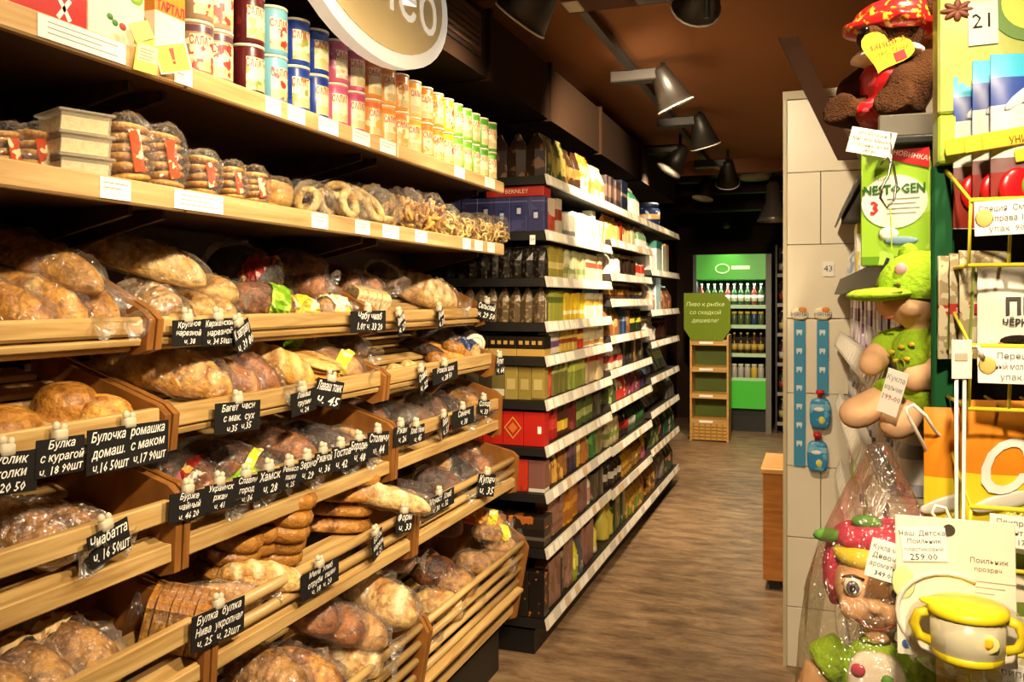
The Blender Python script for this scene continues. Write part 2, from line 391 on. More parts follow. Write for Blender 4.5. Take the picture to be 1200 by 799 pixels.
for b in range(3):
    y0, y1 = BY[b], BY[b + 1]
    rk = thing('bread_rack', RACKLAB[b], 'bread rack', None, (0, 0, 0))
    MB().box(-1.66, -1.64, y0, y1, 0.0, 2.25).obj('back_panel', DARKW, rk)
    for k in range(14): MB().box(-1.64, -1.632, y0 + .01, y1 - .01, 0.3 + k * 0.14, 0.42 + k * 0.14).obj('back_slat', DARKW, rk)
    for y in (y0 + 0.02, y1 - 0.02): MB().box(-1.64, -1.60, y - 0.018, y + 0.018, 0, 2.25).obj('upright', DARKW, rk)
    MB().box(-1.60, -1.22, y0 + 0.02, y1 - 0.02, 0.0, 0.16).obj('plinth', BLACKM, rk)
    for (zt) in (1.968, 1.718):
        sh = MB().box(-1.64, -1.225, y0 + 0.001, y1 - 0.001, zt - 0.03, zt).obj('shelf_board', mat('4a2f19', 0.5, var=.15), rk)
        MB().cbox(-1.225, -1.203, y0 + 0.001, y1 - 0.001, zt - 0.042, zt + 0.004, 0.004).obj('shelf_edge', BEECH, sh)
        for y in (y0 + 0.04, y1 - 0.055): MB().prism([(-1.62, zt - 0.03), (-1.62, zt - 0.12), (-1.3, zt - 0.05), (-1.3, zt - 0.03)], y, y + 0.012).obj('bracket', DARKW, sh)
    for row, q in ROWS.items():
        xf = q['xf']; dep = xf - XB; rise = dep * q['sl']
        bn = MB().box(XB - 0.01, XB, y0 + 0.03, y1 - 0.03, q['z'] + rise - .02, q['z'] + rise + 0.03).obj('bin', DARKW, rk)
        tr_ = {1: .14, 2: .12, 3: .12, 4: .11, 5: .13}[row]
        if row == 5:
            poly = [(xf + .012, q['top'] - .04), (xf - .01, q['top']), (xf - 0.10, q['top'] + 0.055), (xf - 0.2, q['top'] + .105), (XB, q['top'] + tr_), (XB, q['bot'] + .05), (xf - 0.09, q['bot']), (xf - 0.04, q['bot'] + .02)]
        else:
            poly = [(xf + .012, q['top'] - 0.02), (xf - .012, q['top']), (XB, q['top'] + tr_ + (0.02 if row == 1 else 0)), (XB, q['bot'] + rise), (xf - 0.03, q['bot']), (xf + .004, q['bot'] + .01)]
        for yy in (y0 + 0.003, y1 - 0.021): MB().prism(poly, yy, yy + 0.018).obj('side_panel', PANEL, bn)
        n = 5 if row != 5 else 7
        for k in range(n):
            s = 0.02 + k * (dep - 0.05) / (n - 1); X = xf - s - 0.012; Z = q['z'] + s * q['sl']; a = math.atan(q['sl'])
            M = Matrix.Translation((X, 0, Z)) @ Matrix.Rotation(a, 4, 'Y')
            MB().cbox(-0.026, 0.026, y0 + 0.022, y1 - 0.022, -0.007, 0.007, 0.002, 0, M).obj('slat', PINE, bn)
        for rr in q['rails']:
            kind = rr[0]
            if b == 0 and row >= 4 and kind == 'd':
                if rr[1] in (0.808, 0.470, 0.366): continue
                MB().cbox(xf - 0.02, xf, y0 + 0.021, y1 - 0.021, rr[1] - 0.02, rr[1] + 0.022, 0.003).obj('rail', PINE, bn)
            elif kind == 'd':
                MB().tube([(xf - 0.012 + rr[3], y0 + 0.021, rr[1]), (xf - 0.012 + rr[3], y1 - 0.021, rr[1])], rr[2], 10).obj('rail', PINE, bn, True)
            else:
                MB().cbox(xf - 0.022 + rr[3], xf + rr[3], y0 + 0.021, y1 - 0.021, rr[1], rr[2], 0.006 if row == 1 else 0.003).obj('rail', PINE, bn)

# ------------------------------------------------------------------ grocery shelving, three bays
GX = -1.07
GY = [3.41, 4.61, 5.81, 7.01]
GZ = [[2.02, 1.786, 1.59, 1.40, 1.255, 1.07, 0.875, 0.68, 0.447, 0.15],
      [2.02, 1.83, 1.64, 1.495, 1.29, 1.10, 0.91, 0.67, 0.43, 0.15],
      [2.02, 1.70, 1.42, 1.20, 0.954, 0.72, 0.46, 0.15]]
BAYN = ['first', 'middle', 'last']
ticket_mats = [mat('f0ebdd', .6), mat('e9dfc8', .6), mat('d2b48e', .6), mat('f6f3ea', .6)]
for b in range(3):
    y0, y1 = GY[b], GY[b + 1]
    u = thing('shelving_unit', ['black metal grocery shelving bay next to the bread racks', 'black metal grocery shelving bay between two other bays',
              'black metal grocery shelving bay with slanted lower shelves, next to green display'][b], 'shelving', 'grocery shelving bays', (0, 0, 0))
    MB().box(-1.62, -1.585, y0, y1, 0, 2.3).obj('back_panel', mat('1c140e', 0.6), u)
    for y in (y0 + .012, y1 - .012): MB().box(-1.60, -1.56, y - .012, y + .012, 0, 2.3).obj('upright', BLACKM, u)
    MB().box(-1.58, GX - 0.06, y0 + .01, y1 - .01, 0.0, 0.10).obj('plinth', BLACK, u)
    for z in GZ[b]:
        sh = MB().box(-1.585, GX - 0.012, y0 + .001, y1 - .001, z - 0.038, z - 0.002).obj('shelf', BLACKM if b == 0 else mat('2a2019', .5), u)
        M = Matrix.Translation((GX - 0.006, 0, z - 0.018)) @ Matrix.Rotation(R(-12), 4, 'Y')
        rl = MB().box(-0.003, 0.003, y0 + .002, y1 - .002, -0.023, 0.023, 0, M).obj('price_rail', mat('cfc8ba', 0.4), sh)
        mb = MB(); y = y0 + 0.02 + rnd.random() * .02
        while y < y1 - 0.07:
            wv = rnd.choice((0.055, 0.06, 0.07))
            if rnd.random() < 0.88: mb.box(0.0032, 0.0042, y, y + wv, -0.019, 0.019, rnd.choice((0, 0, 0, 1, 1, 2, 3)), M)
            y += wv + rnd.choice((0.008, 0.012, 0.03))
        tag(mb.obj('price_tickets', ticket_mats, rl), kind='stuff')

# ------------------------------------------------------------------ tiled column
c = tag(ob('column', None), kind='structure')
MB().box(-0.125, 0.5, 3.672, 4.25, 0, 2.34).obj('core', mat('8d8272', .7), c)
TILE = mat('e6dcc6', 0.35, var=0.06, scale=5)
zs = [0.0, 0.245, 0.53, 0.82, 1.116, 1.42, 1.72, 2.013, 2.31]
for i in range(8):
    xs = [-0.125, 0.006, 0.5] if i in (2, 6) else [-0.125, 0.5] if i < 4 else [-0.125, 0.22, 0.5]
    for a, b_ in zip(xs, xs[1:]):
        MB().cbox(a + .0015, b_ - .0015, 3.66, 3.674, zs[i] + .0015, zs[i + 1] - .0015, .0015).obj('tile', TILE, c)
    MB().cbox(-0.137, -0.124, 3.675, 4.25, zs[i] + .0015, zs[i + 1] - .0015, .0015).obj('tile', TILE, c)
MB().box(-0.14, 0.5, 3.655, 4.25, 2.312, 2.345).obj('cap', mat('b8ab92', .6), c)
MB().box(-0.139, -0.125, 3.655, 3.674, 0, 2.312).obj('corner_trim', mat('c5b897', .5), c)
a, b_ = atd(925, 62, 3.3), atd(992, 190, 3.3)
o = MB().prism([(a.x - .035, a.z + .02), (a.x + .035, a.z + .02), (b_.x + .035, b_.z - .02), (b_.x - .035, b_.z - .02)], 3.33, 3.36).obj('brace', mat('3a2010', .7, var=.15), None)
tag(o, 'slanting dark brown wooden brace beside top of tiled column', 'brace')
# ------------------------------------------------------------------ packaged groceries (front looks along local +X, width along Y, stands on z = 0)
PM = {}
def pack(kind, w, d, h, base, bands=(), blot=None, lab=None, bscale=14.0, thr=0.58):
    key = (kind, w, d, h, base, bands, blot, lab, bscale, thr)
    if key in PM: return PM[key]
    m0 = pmat(base, bands, blot, bscale, 0.3, thr); m1 = mat(lab or 'e8dfc9', 0.5); mb = MB(); sm = False
    if kind == 'box':
        mb.cbox(-d, 0, -w / 2, w / 2, 0, h, 0.0015)
        if lab: mb.box(-0.001, 0.0012, -w * .32, w * .32, h * .3, h * .62, 1)
    elif kind == 'pouch':
        L = [(0, 1, 1), (.12, 1, 1.06), (.55, .98, 1.0), (.82, .97, .45), (.93, .97, .08), (1, .97, .05)]
        vs = []
        for t, a, c in L:
            for (sx, sy) in ((1, -1), (1, 0), (1, 1), (-1, 1), (-1, 0), (-1, -1)):
                bul = 1.12 if sy == 0 else 0.86
                vs.append((-d / 2 + sx * d / 2 * c * bul, sy * w / 2 * a, t * h))
        n = 6; fs = [tuple(reversed(range(n))), tuple(range(30, 36))]
        for i in range(5): fs += [(i * n + j, i * n + (j + 1) % n, (i + 1) * n + (j + 1) % n, (i + 1) * n + j) for j in range(n)]
        mb.add(vs, fs)
        if lab: mb.box(-0.002, 0.004, -w * .3, w * .3, h * .25, h * .5, 1)
        sm = False
    elif kind == 'peak':
        L = [(0, .92, 1), (.1, 1, 1), (.6, 1, .95), (.78, .72, .5), (.95, .2, .1), (1, .16, .06)]
        vs = []
        for t, a, c in L:
            for (sx, sy) in ((1, -1), (1, 0), (1, 1), (-1, 1), (-1, 0), (-1, -1)):
                bul = 1.12 if sy == 0 else 0.8
                vs.append((-d / 2 + sx * d / 2 * c * bul, sy * w / 2 * a, t * h))
        n = 6; fs = [tuple(reversed(range(n))), tuple(range(30, 36))]
        for i in range(5): fs += [(i * n + j, i * n + (j + 1) % n, (i + 1) * n + (j + 1) % n, (i + 1) * n + j) for j in range(n)]
        mb.add(vs, fs)
        for s in (-1, 1): mb.tube([(-d * .4, s * w * .49, h * .08), (-d * .4, s * w * .49, h * .6), (-d * .5, s * w * .1, h * .97)], 0.0022, 4, 1)
    elif kind == 'jar':
        r = w / 2; M = Matrix.Translation((-r, 0, 0))
        mb.lathe([(r * .9, 0), (r, .004), (r, h * .72), (r * .8, h * .8), (r * .78, h * .82)], 12, 0, M)
        mb.lathe([(r * .86, h * .82), (r * .86, h), (0, h)], 12, 1, M); sm = True
    elif kind == 'bottle':
        r = w / 2; M = Matrix.Translation((-r, 0, 0))
        mb.lathe([(r * .95, 0), (r, .004), (r, h * .56), (r * .75, h * .66), (r * .36, h * .74), (r * .33, h * .93)], 12, 0, M)
        mb.lathe([(r * .4, h * .92), (r * .4, h), (0, h)], 10, 1, M)
        mb.lathe([(r * 1.02, h * .2), (r * 1.02, h * .48)], 12, 1, M); sm = True
    elif kind == 'flat':     # pack leaning back on a slanted shelf
        M = Matrix.Translation((0, 0, .009)) @ Matrix.Rotation(R(-24), 4, 'Y')
        mb.cbox(-d, 0, -w / 2, w / 2, 0, h, 0.002, 0, M)
        if lab: mb.box(-0.001, 0.0012, -w * .32, w * .32, h * .35, h * .6, 1, M)
    elif kind == 'bottleg':
        r = w / 2; M = Matrix.Translation((-r, 0, 0))
        mb.lathe([(r * .9, 0), (r, h * .05), (r * .92, h * .3), (r, h * .5), (r * .55, h * .62), (r * .6, h * .7), (r * .45, h * .82), (r * .4, h * .84)], 12, 0, M)
        mb.lathe([(r * .5, h * .84), (r * .45, h), (0, h)], 10, 1, M); sm = True
    me = mb.mesh({'box': 'carton', 'pouch': 'pouch', 'peak': 'bag', 'jar': 'jar', 'bottle': 'bottle', 'flat': 'flat_pack', 'bottleg': 'bottle'}[kind], [m0, m1], sm)
    PM[key] = me; return me
ORD = ['top', 'second', 'third', 'fourth', 'fifth', 'sixth', 'seventh', 'eighth', 'ninth', 'tenth']
NAME = {'box': 'carton', 'pouch': 'food_pouch', 'peak': 'pointed_bag', 'jar': 'jar', 'bottle': 'bottle', 'flat': 'flat_pack', 'bottleg': 'squeeze_bottle'}
BAYP = ['bay by the bread racks', 'middle grocery bay', 'bay by the green display']
CAT = {'box': 'carton', 'pouch': 'packet', 'peak': 'bag', 'jar': 'jar', 'bottle': 'bottle', 'flat': 'packet', 'bottleg': 'bottle'}
def shelf_fill(b, si, specs, y0=None, x=GX - 0.03):
    y = (y0 if y0 else GY[b] + 0.03); z = GZ[b][si]
    where = 'on %s shelf of the %s' % (ORD[si] if si < len(GZ[b]) - 1 else 'bottom', BAYP[b])
    for (kind, w, h, base, bands, blot, lab, n, desc) in specs:
        stack = 1
        if isinstance(n, tuple): n, stack = n
        gap = (GZ[b][si - 1] - z - 0.046) if si else 9
        h = min(h, gap / stack / (0.93 if kind == 'flat' else 1))
        d = min(0.11, max(0.05, w * .8)) if kind != 'flat' else 0.02
        for i in range(n):
            if y + w > GY[b + 1] - 0.015: return
            for s in range(stack):
                me = pack(kind, w, d, h, base, bands, blot, lab)
                o = ob(NAME[kind], me, None, (x - rnd.random() * .018 - (0.05 if kind == 'flat' else 0), y + w / 2, z + s * h), (0, 0, R(rnd.uniform(-3, 3)) if stack == 1 else 0))
                tag(o, desc + ' ' + where, CAT[kind], '%s %s' % (desc, where))
            y += w + 0.003 + rnd.random() * .003
B_ = lambda *a: tuple(a)
Y0 = 3.55
shelf_fill(0, 0, [('pouch', .085, .205, '3c4420', B_((.35, .6, '8a7a3a')), 'a89a50', None, 3, 'dark green coffee pouch'), ('pouch', .08, .19, '2a1a10', B_((.3, .55, '7a5a30')), '6a4a20', None, 3, 'dark brown coffee pouch'),
    ('pouch', .08, .2, 'c86a20', B_((.5, .75, 'e8c060')), 'f0e0a0', None, 3, 'orange coffee pouch'), ('pouch', .085, .19, 'e0cfa6', B_((.3, .5, 'a0763c')), 'c09050', None, 4, 'cream coffee pouch')], Y0)
shelf_fill(0, 1, [('box', .055, .16, 'c9b6a0', B_((.0, .5, 'a8402a')), 'c05038', None, 2, 'red and white tea carton'), ('box', .06, .165, 'b8a890', B_((.4, .7, '8a3a28')), None, None, 1, 'grey and red tea carton'),
    ('box', .075, .11, '9a9486', B_((.1, .3, '5a5a54')), None, None, 3, 'grey tea carton'), ('box', .085, .135, 'e2ddd0', (), None, '9aa09a', 4, 'white tea carton'), ('box', .07, .175, 'eef0d8', B_((0, .3, 'a8c860')), None, None, 1, 'tall white and green carton'), ('box', .08, .13, 'f0ead8', (), 'c0a070', None, 2, 'cream tea carton')], Y0)
shelf_fill(0, 2, [('box', .06, .145, '9a8a3c', B_((.3, .5, 'c9b870')), None, None, 4, 'khaki tea carton'), ('box', .055, .14, 'aaa678', B_((.2, .4, '7a8450')), 'c8c6a0', None, 6, 'grey green tea carton'), ('box', .06, .135, 'd8cba0', B_((.5, .7, 'a85038')), None, None, 6, 'cream tea carton with red band')], Y0)
shelf_fill(0, 3, [('box', .055, .135, 'a0a03c', B_((.6, .8, '5a6a20')), None, None, 4, 'olive green tea carton'), ('box', .06, .13, 'd6b428', B_((.2, .35, 'f0e8b0')), None, None, 6, 'yellow tea carton'), ('box', .06, .13, 'ece4c8', B_((.5, .75, 'd8b040')), None, None, 6, 'white and yellow tea carton')], Y0)
shelf_fill(0, 4, [('box', .06, .095, 'cfc2ae', B_((.3, .6, '6a4a7a')), None, None, 3, 'small purple and white tea carton'), ('box', .06, .1, 'c8a84a', B_((.4, .6, '8a3a22')), None, None, 4, 'small yellow tea carton'), ('box', .055, .095, 'c43c2a', B_((.5, .8, 'e0c050')), None, None, 2, 'small red tea carton'), ('box', .065, .1, 'dccfa8', B_((.1, .3, 'b07840')), None, None, 8, 'small cream tea carton')], Y0)
shelf_fill(0, 5, [('box', .05, .15, 'b02a22', (), 'd86050', None, 1, 'red tea carton'), ('box', .05, .15, '6e6a34', B_((.7, .9, 'a8a860')), None, None, 5, 'olive tea carton'), ('box', .055, .145, '8a9440', B_((.6, .85, 'c4c858')), None, None, 5, 'light green tea carton'), ('box', .055, .145, 'b8a078', B_((.75, .95, 'b84030')), None, None, 7, 'beige tea carton with red top')], Y0)
shelf_fill(0, 6, [('box', .07, .15, 'a8201c', B_((.3, .6, 'd04038')), None, None, 2, 'bright red tea carton'), ('box', .075, .15, '4a2a18', B_((.15, .45, 'e0b83c')), None, None, 2, 'brown tea carton with yellow letter'), ('box', .06, .145, '6a2a24', (), '8a4438', None, 2, 'maroon tea carton'), ('box', .055, .13, '4c5a2a', B_((.3, .6, 'a0ac60')), None, None, 6, 'green striped tea carton'), ('box', .06, .12, '3a3226', (), '6a5a3a', None, 4, 'dark tea carton')], Y0)
shelf_fill(0, 7, [('pouch', .075, .16, '8a5a2c', (), 'c89a4a', None, 4, 'brown tea pouch'), ('box', .06, .15, '38283a', B_((.5, .8, '6a4a58')), None, None, 2, 'dark purple tea carton'), ('box', .05, .145, 'd0aa3a', B_((.5, .7, 'f0e0a0')), None, None, 2, 'golden tea carton'), ('pouch', .07, .15, 'a86a3a', (), 'e0b060', None, 2, 'orange brown tea pouch'), ('box', .06, .16, '2e6a34', (), '58a050', None, 2, 'dark green tea carton'), ('box', .07, .14, '7a7040', (), 'c8b880', None, 3, 'mixed olive tea carton')], Y0)
shelf_fill(0, 8, [('box', .075, .09, '8a6250', B_((.4, .6, '6a4438')), None, None, (3, 2), 'brown pink chocolate carton'), ('box', .06, .085, 'c88a1c', B_((.2, .8, '9a5a14')), None, None, (4, 2), 'golden yellow chocolate carton'), ('box', .07, .15, '7a5248', (), '5a3a34', None, 2, 'mauve brown carton'), ('pouch', .12, .17, 'd8ccb8', B_((.1, .5, 'c08880')), None, None, 1, 'white and pink bag'), ('box', .06, .14, '4a4030', (), '8a8060', None, 4, 'dark grey carton')], Y0)
shelf_fill(0, 9, [('box', .08, .2, '86604e', (), '6e4a3c', None, 2, 'tall brown pink carton'), ('box', .035, .2, '2a2620', (), '8a8470', None, 1, 'narrow dark speckled carton'), ('box', .075, .11, '805848', (), '9a7260', None, (2, 2), 'mauve gift carton'), ('pouch', .11, .22, 'c8c02c', B_((.0, .3, '8a9a28')), None, 'e8e070', 1, 'yellow green snack bag'), ('pouch', .08, .2, '4a4a50', (), '8a8a88', None, 1, 'grey snack bag'), ('box', .08, .2, '8a5c50', (), '6a443c', None, 3, 'dusky red carton'), ('bottleg', .11, .22, 'd8cc6a', B_((.62, .8, 'e8b840')), 'e8e0c0', 'd6c83c', 1, 'yellow bear shaped bottle')], Y0)
# middle bay
shelf_fill(1, 0, [('box', .07, .17, '3a2a2a', B_((.3, .7, '6a5248')), None, None, 5, 'dark brown tall carton'), ('box', .08, .19, '1c2238', B_((.5, .6, '8a8070')), None, None, 2, 'dark blue tall carton'), ('pouch', .13, .19, 'ece6d8', B_((.6, .9, '4a9a6a')), None, None, 3, 'white and green flour bag')])
shelf_fill(1, 1, [('pouch', .08, .15, 'd8a25a', (), 'f0dcb0', None, 4, 'orange cream soup packet'), ('jar', .07, .13, '7a2a1c', (), None, 'c8281c', 1, 'jar with red lid'), ('pouch', .08, .14, 'c2a878', (), '8a5a34', None, 4, 'beige soup packet'), ('pouch', .09, .14, 'e8e4d8', B_((.4, .7, '7aa070')), None, None, 4, 'white soup packet')])
shelf_fill(1, 2, [('pouch', .1, .14, 'efe8d8', (), 'c0b498', None, 3, 'white paper packet'), ('jar', .075, .125, '2a1c14', (), None, 'a08a5a', 6, 'dark coffee jar'), ('pouch', .09, .13, 'd8c8b8', B_((.2, .6, 'b83a28')), None, None, 3, 'white and red packet')])
shelf_fill(1, 3, [('jar', .065, .105, '4a2c18', B_((.3, .6, 'a8782c')), None, '8a6a2a', 9, 'small brown spread jar'), ('jar', .065, .1, '2e2434', B_((.3, .5, 'b0a04a')), None, '3a3048', 6, 'small purple spread jar')])
shelf_fill(1, 4, [('pouch', .08, .155, '8a5a34', (), 'd0a060', None, 4, 'brown nut packet'), ('box', .07, .15, '30456a', B_((.5, .7, '8a9ab0')), None, None, 2, 'blue coffee carton'), ('box', .06, .14, 'a05a30', (), 'd89a50', None, 2, 'orange coffee carton'), ('jar', .075, .145, '26301c', B_((.4, .6, 'c8b83c')), None, '2a2a1c', 5, 'dark jar with yellow label')])
shelf_fill(1, 5, [('pouch', .06, .13, 'c8b8a0', B_((.3, .6, '9a3a3a')), None, None, 6, 'cream and red sweet packet'), ('box', .075, .15, '1e1a16', B_((.2, .4, '4a4438')), None, None, 4, 'black coffee carton'), ('box', .08, .14, 'c0902c', (), '8a5a1c', None, 1, 'ochre coffee carton'), ('box', .07, .145, '2c2622', (), '6a5a40', None, 3, 'dark coffee carton')])
shelf_fill(1, 6, [('pouch', .07, .14, '4a5230', (), '8a9a5a', None, 3, 'green bean packet'), ('pouch', .07, .15, 'b83228', (), 'f0d8c0', None, 4, 'red and white sweet packet'), ('pouch', .075, .15, '7a3a48', (), 'd0a8a0', None, 5, 'pink purple sweet packet'), ('pouch', .08, .14, '3a2a4a', (), '7a4a6a', None, 2, 'purple sweet packet')])
shelf_fill(1, 7, [('jar', .08, .15, 'a89a70', B_((.3, .5, '6a7a3a')), None, 'c8b070', 4, 'pickle jar with pale lid'), ('bottle', .07, .2, '1a1610', (), None, '8a1c14', 3, 'dark sauce bottle'), ('bottle', .07, .19, '2c4a2c', (), None, 'b0b0a0', 3, 'green sauce bottle'), ('bottle', .075, .2, '283c20', (), None, '2a5a2c', 4, 'dark green oil bottle')])
shelf_fill(1, 8, [('jar', .09, .16, '2a2018', B_((.3, .55, 'c8c0b0')), None, '1c1814', 4, 'black jar with white label'), ('bottle', .075, .21, 'a87a24', (), None, 'c09030', 4, 'amber oil bottle'), ('bottle', .08, .2, '8a5a20', (), None, 'e0c060', 4, 'brown oil bottle'), ('pouch', .1, .22, 'e0c02c', B_((.0, .4, 'c85a8a')), None, None, 1, 'tall yellow and pink bag')])
shelf_fill(1, 9, [('bottleg', .1, .22, 'c8b84a', (), None, 'd8d040', 2, 'yellow squeeze bottle'), ('box', .09, .2, '3e4a24', (), '8a8a3a', None, 3, 'dark green carton'), ('pouch', .12, .2, '6a7a24', B_((.4, .8, 'b88a2c')), 'd09a3a', None, 4, 'green snack bag'), ('pouch', .12, .21, 'a8641c', (), 'e0b84a', None, 3, 'orange snack bag')])
# last bay
shelf_fill(2, 0, [('jar', .16, .19, '1c2a52', B_((.35, .55, 'c8a060')), 'b0b0b8', '1a2444', 1, 'dark blue round tin')], 6.25)
shelf_fill(2, 1, [('pouch', .15, .2, 'efe9de', (), 'd8c0b0', None, 2, 'big white bag'), ('box', .12, .22, 'cfe0da', B_((.75, 1, '3a7a6a')), None, None, 2, 'white carton with teal top'), ('box', .16, .2, 'f0ebe0', (), None, None, 1, 'plain white carton'), ('box', .16, .22, 'd8924a', (), None, None, 1, 'plain orange carton')])
shelf_fill(2, 2, [('pouch', .15, .2, 'e8e0d2', (), 'b08a68', None, 2, 'white bag with brown print'), ('box', .17, .24, 'a8ccd8', (), 'e8f0f0', None, 1, 'light blue carton'), ('pouch', .16, .18, '8a5a3c', (), 'd0a080', None, 3, 'brown snack bag')])
shelf_fill(2, 3, [('bottleg', .13, .2, 'eae2d6', (), None, 'e0d8cc', 3, 'white figure shaped bottle'), ('jar', .14, .15, '3a1e14', (), None, '5a2a1c', 3, 'dark brown pot')])
shelf_fill(2, 4, [('flat', .1, .22, '2a5a9a', (), '6aa0d0', None, 2, 'blue leaning packet'), ('flat', .09, .22, '4a4460', (), '8a7a9a', None, 4, 'violet leaning packet'), ('flat', .09, .2, '5a5448', B_((.4, .7, 'd8c030')), None, None, 5, 'grey leaning packet with yellow label')])
shelf_fill(2, 5, [('flat', .1, .22, '6a6458', (), 'b8b0a0', None, 4, 'grey leaning snack bag'), ('flat', .1, .22, '4a4a34', B_((.3, .7, 'b8a838')), None, None, 4, 'olive leaning snack bag'), ('pouch', .14, .16, '5a544c', (), '8a8478', None, 2, 'grey snack bag')])
shelf_fill(2, 6, [('pouch', .13, .23, '3a4a2a', (), '8a8a4a', None, 3, 'green crisp bag'), ('pouch', .13, .2, '2e2a26', (), 'a86a4a', None, 2, 'dark crisp bag'), ('pouch', .13, .22, '24503c', (), 'c0a870', None, 3, 'teal crisp bag')])
shelf_fill(2, 7, [('pouch', .16, .22, 'a87424', B_((.2, .5, '6a3a18')), 'e0b850', None, 2, 'amber crisp bag'), ('jar', .18, .22, '8a8480', (), 'b0a8a0', '6a6460', 2, 'grey round tub'), ('pouch', .14, .23, '2a4a34', (), 'd0805a', None, 3, 'dark green crisp bag')])

# ------------------------------------------------------------------ goods on the open end of the shelving, facing the bread
EY = 3.425
def end_row(z, kind, w, h, cols, n, desc, x1=-1.09, base=None, d=0.06, stack=1, **kw):
    out = []
    for i in range(n):
        x = x1 - w / 2 - i * (w + 0.002)
        if x - w / 2 < -1.56: break
        c = cols[i % len(cols)]; ds = desc[i % len(desc)] if isinstance(desc, list) else desc
        for s in range(stack):
            o = ob(NAME[kind], pack(kind, w, d, h, c[0], c[1] if len(c) > 1 else (), c[2] if len(c) > 2 else None, c[3] if len(c) > 3 else None, **kw), None, (x, EY + rnd.random() * .008, z + s * h), (0, 0, R(-90 + (rnd.uniform(-3, 3) if kind in ('peak', 'pouch') else 0))))
            tag(o, ds + ' on open end of grocery shelving', CAT[kind], ds + 's on the end of the grocery shelving'); out.append(o)
    return out
end_row(2.02, 'peak', .082, .19, [('2c1c12', (), '6a4a34', 'b8a890')], 5, 'pointed clear bag of dark dried fruit')
bl = end_row(1.786, 'box', .074, .148, [('35365c', B_((.85, .88, '6a6a90')), '43446e')], 6, 'slate blue tea carton', d=.05)
for i, o in enumerate(bl):
    MB().box(0.0012, 0.0022, -.013, .013, .05 + .02 * (i % 2), .09 + .02 * (i % 2), 0).box(0.0022, .003, -.009, .009, .055 + .02 * (i % 2), .08 + .02 * (i % 2), 1).obj('emblem', [mat('20245a', .4), mat('b9bac8', .5)], o)
t = tag(MB().cbox(-.13, .13, 0, .1, 0, .045, .002).obj('flat_carton', mat('a32a20', .35, var=.1), None, False, (-1.222, EY, 1.786 + .1485)), 'flat red tea carton lying across slate blue cartons', 'carton')
lettering('BERNLEY', .026, mat('e6c9a8', .5), t, (0.01, -.0012, .022), FACE_MY)
end_row(1.59, 'pouch', .05, .135, [('17110c', (), '4a4034', None)], 9, 'clear bag of black loose tea', bscale=60)
end_row(1.40, 'peak', .052, .15, [('54422c', (), '8a7250', 'c8bea4')], 8, 'pointed clear bag of brown grain tea', bscale=70)
for o in end_row(1.255, 'box', .125, .085, [('1c1610', B_((0, .36, 'b8924a')))], 4, 'low dark carton with tan foot', d=.09):
    for k in range(4): MB().box(.0012, .002, -.052 + k * .029, -.035 + k * .029, .05, .066).obj('gilt_mark', mat('b8924a', .4), o)
end_row(1.07, 'box', .058, .143, [('93803e', B_((.0, .06, '5a4a20')), None, 'b5a264'), ('8a7636', (), None, 'a8955a'), ('95823f', (), None, 'b5a264'), ('6e6236', B_((.1, .3, 'c8bea4'))), ('4a4030', B_((.1, .3, 'b0a890'))), ('4c4232', B_((.1, .3, 'b0a890'))), ('3a3226',)], 8,
        ['khaki gold tea carton', 'khaki gold tea carton', 'khaki gold tea carton', 'olive tea carton with white label', 'brown tea carton with white label', 'brown tea carton with white label', 'plain dark brown tea carton'], d=.05)
rd = end_row(.875, 'box', .092, .145, [('b4221a', (), None, None), ('b8241a',), ('b8241a',), ('a81e18', (), 'c43a28')], 5, ['plain red tea carton', 'red tea carton with gold diamond', 'red tea carton with gold diamond', 'red tea carton with pale script', 'plain red tea carton'], d=.07)
GOLD = mat('d9b04a', .35, .3)
for o in rd[1:3]:
    for k, (ro, ri) in enumerate(((.04, .034), (.022, .0))):
        pts = [(0.0, ro), (ro, 0), (0, -ro), (-ro, 0)]; mb = MB()
        if ri:
            for a in range(4):
                p, q = pts[a], pts[(a + 1) % 4]; f = ri / ro
                mb.prism([(p[0], .075 + p[1] * 1.2), (q[0], .075 + q[1] * 1.2), (q[0] * f, .075 + q[1] * 1.2 * f), (p[0] * f, .075 + p[1] * 1.2 * f)], .0012, .0022, 'x')
        else: mb.prism([(p[0], .075 + p[1] * 1.1) for p in pts], .0012, .002, 'x')
        mb.obj('emblem', GOLD if ri else mat('c86a30', .4), o)
MB().box(.001, .0018, .018, .034, .055, .085).obj('label', PAPER, rd[0])
end_row(.68, 'box', .072, .135, [('7a5048', B_((.0, .12, 'c8c0b0'))), ('b83420', (), '8a2a18'), ('7c5450', B_((.8, .95, 'c8c0b0'))), ('b83822', (), '8a2a18')], 6, ['dusky mauve tea carton', 'orange red tea carton', 'dusky mauve tea carton', 'orange red tea carton'], d=.07)
end_row(.447, 'box', .11, .075, [('241c16', B_((.4, .6, '5a5044'))), ('2a2018', B_((.3, .7, '4a4238')))], 4, 'low dark confectionery carton', d=.1, stack=1)
end_row(.447 + .0755, 'box', .14, .05, [('2c231b', (), 'b0602a'), ('3a2c20', (), 'c87434')], 3, 'clear topped tray of chocolates', d=.12)
end_row(.15, 'box', .07, .19, [('1e1712', (), 'a8622c'), ('241b14', (), '7a6a54'), ('3a2a20',)], 6, 'tall black gift carton', d=.07, bscale=30, thr=.64)
st = tag(MB().box(-.012, .012, 0, .001, -.02, .02).obj('number_sticker', PAPER, None, False, (-1.135, 3.407, 1.748)), 'small white sticker reading 19 on end of grocery shelf', 'sticker')
lettering('19', .018, BLACK, st, (0, -.0006, 0), FACE_MY)
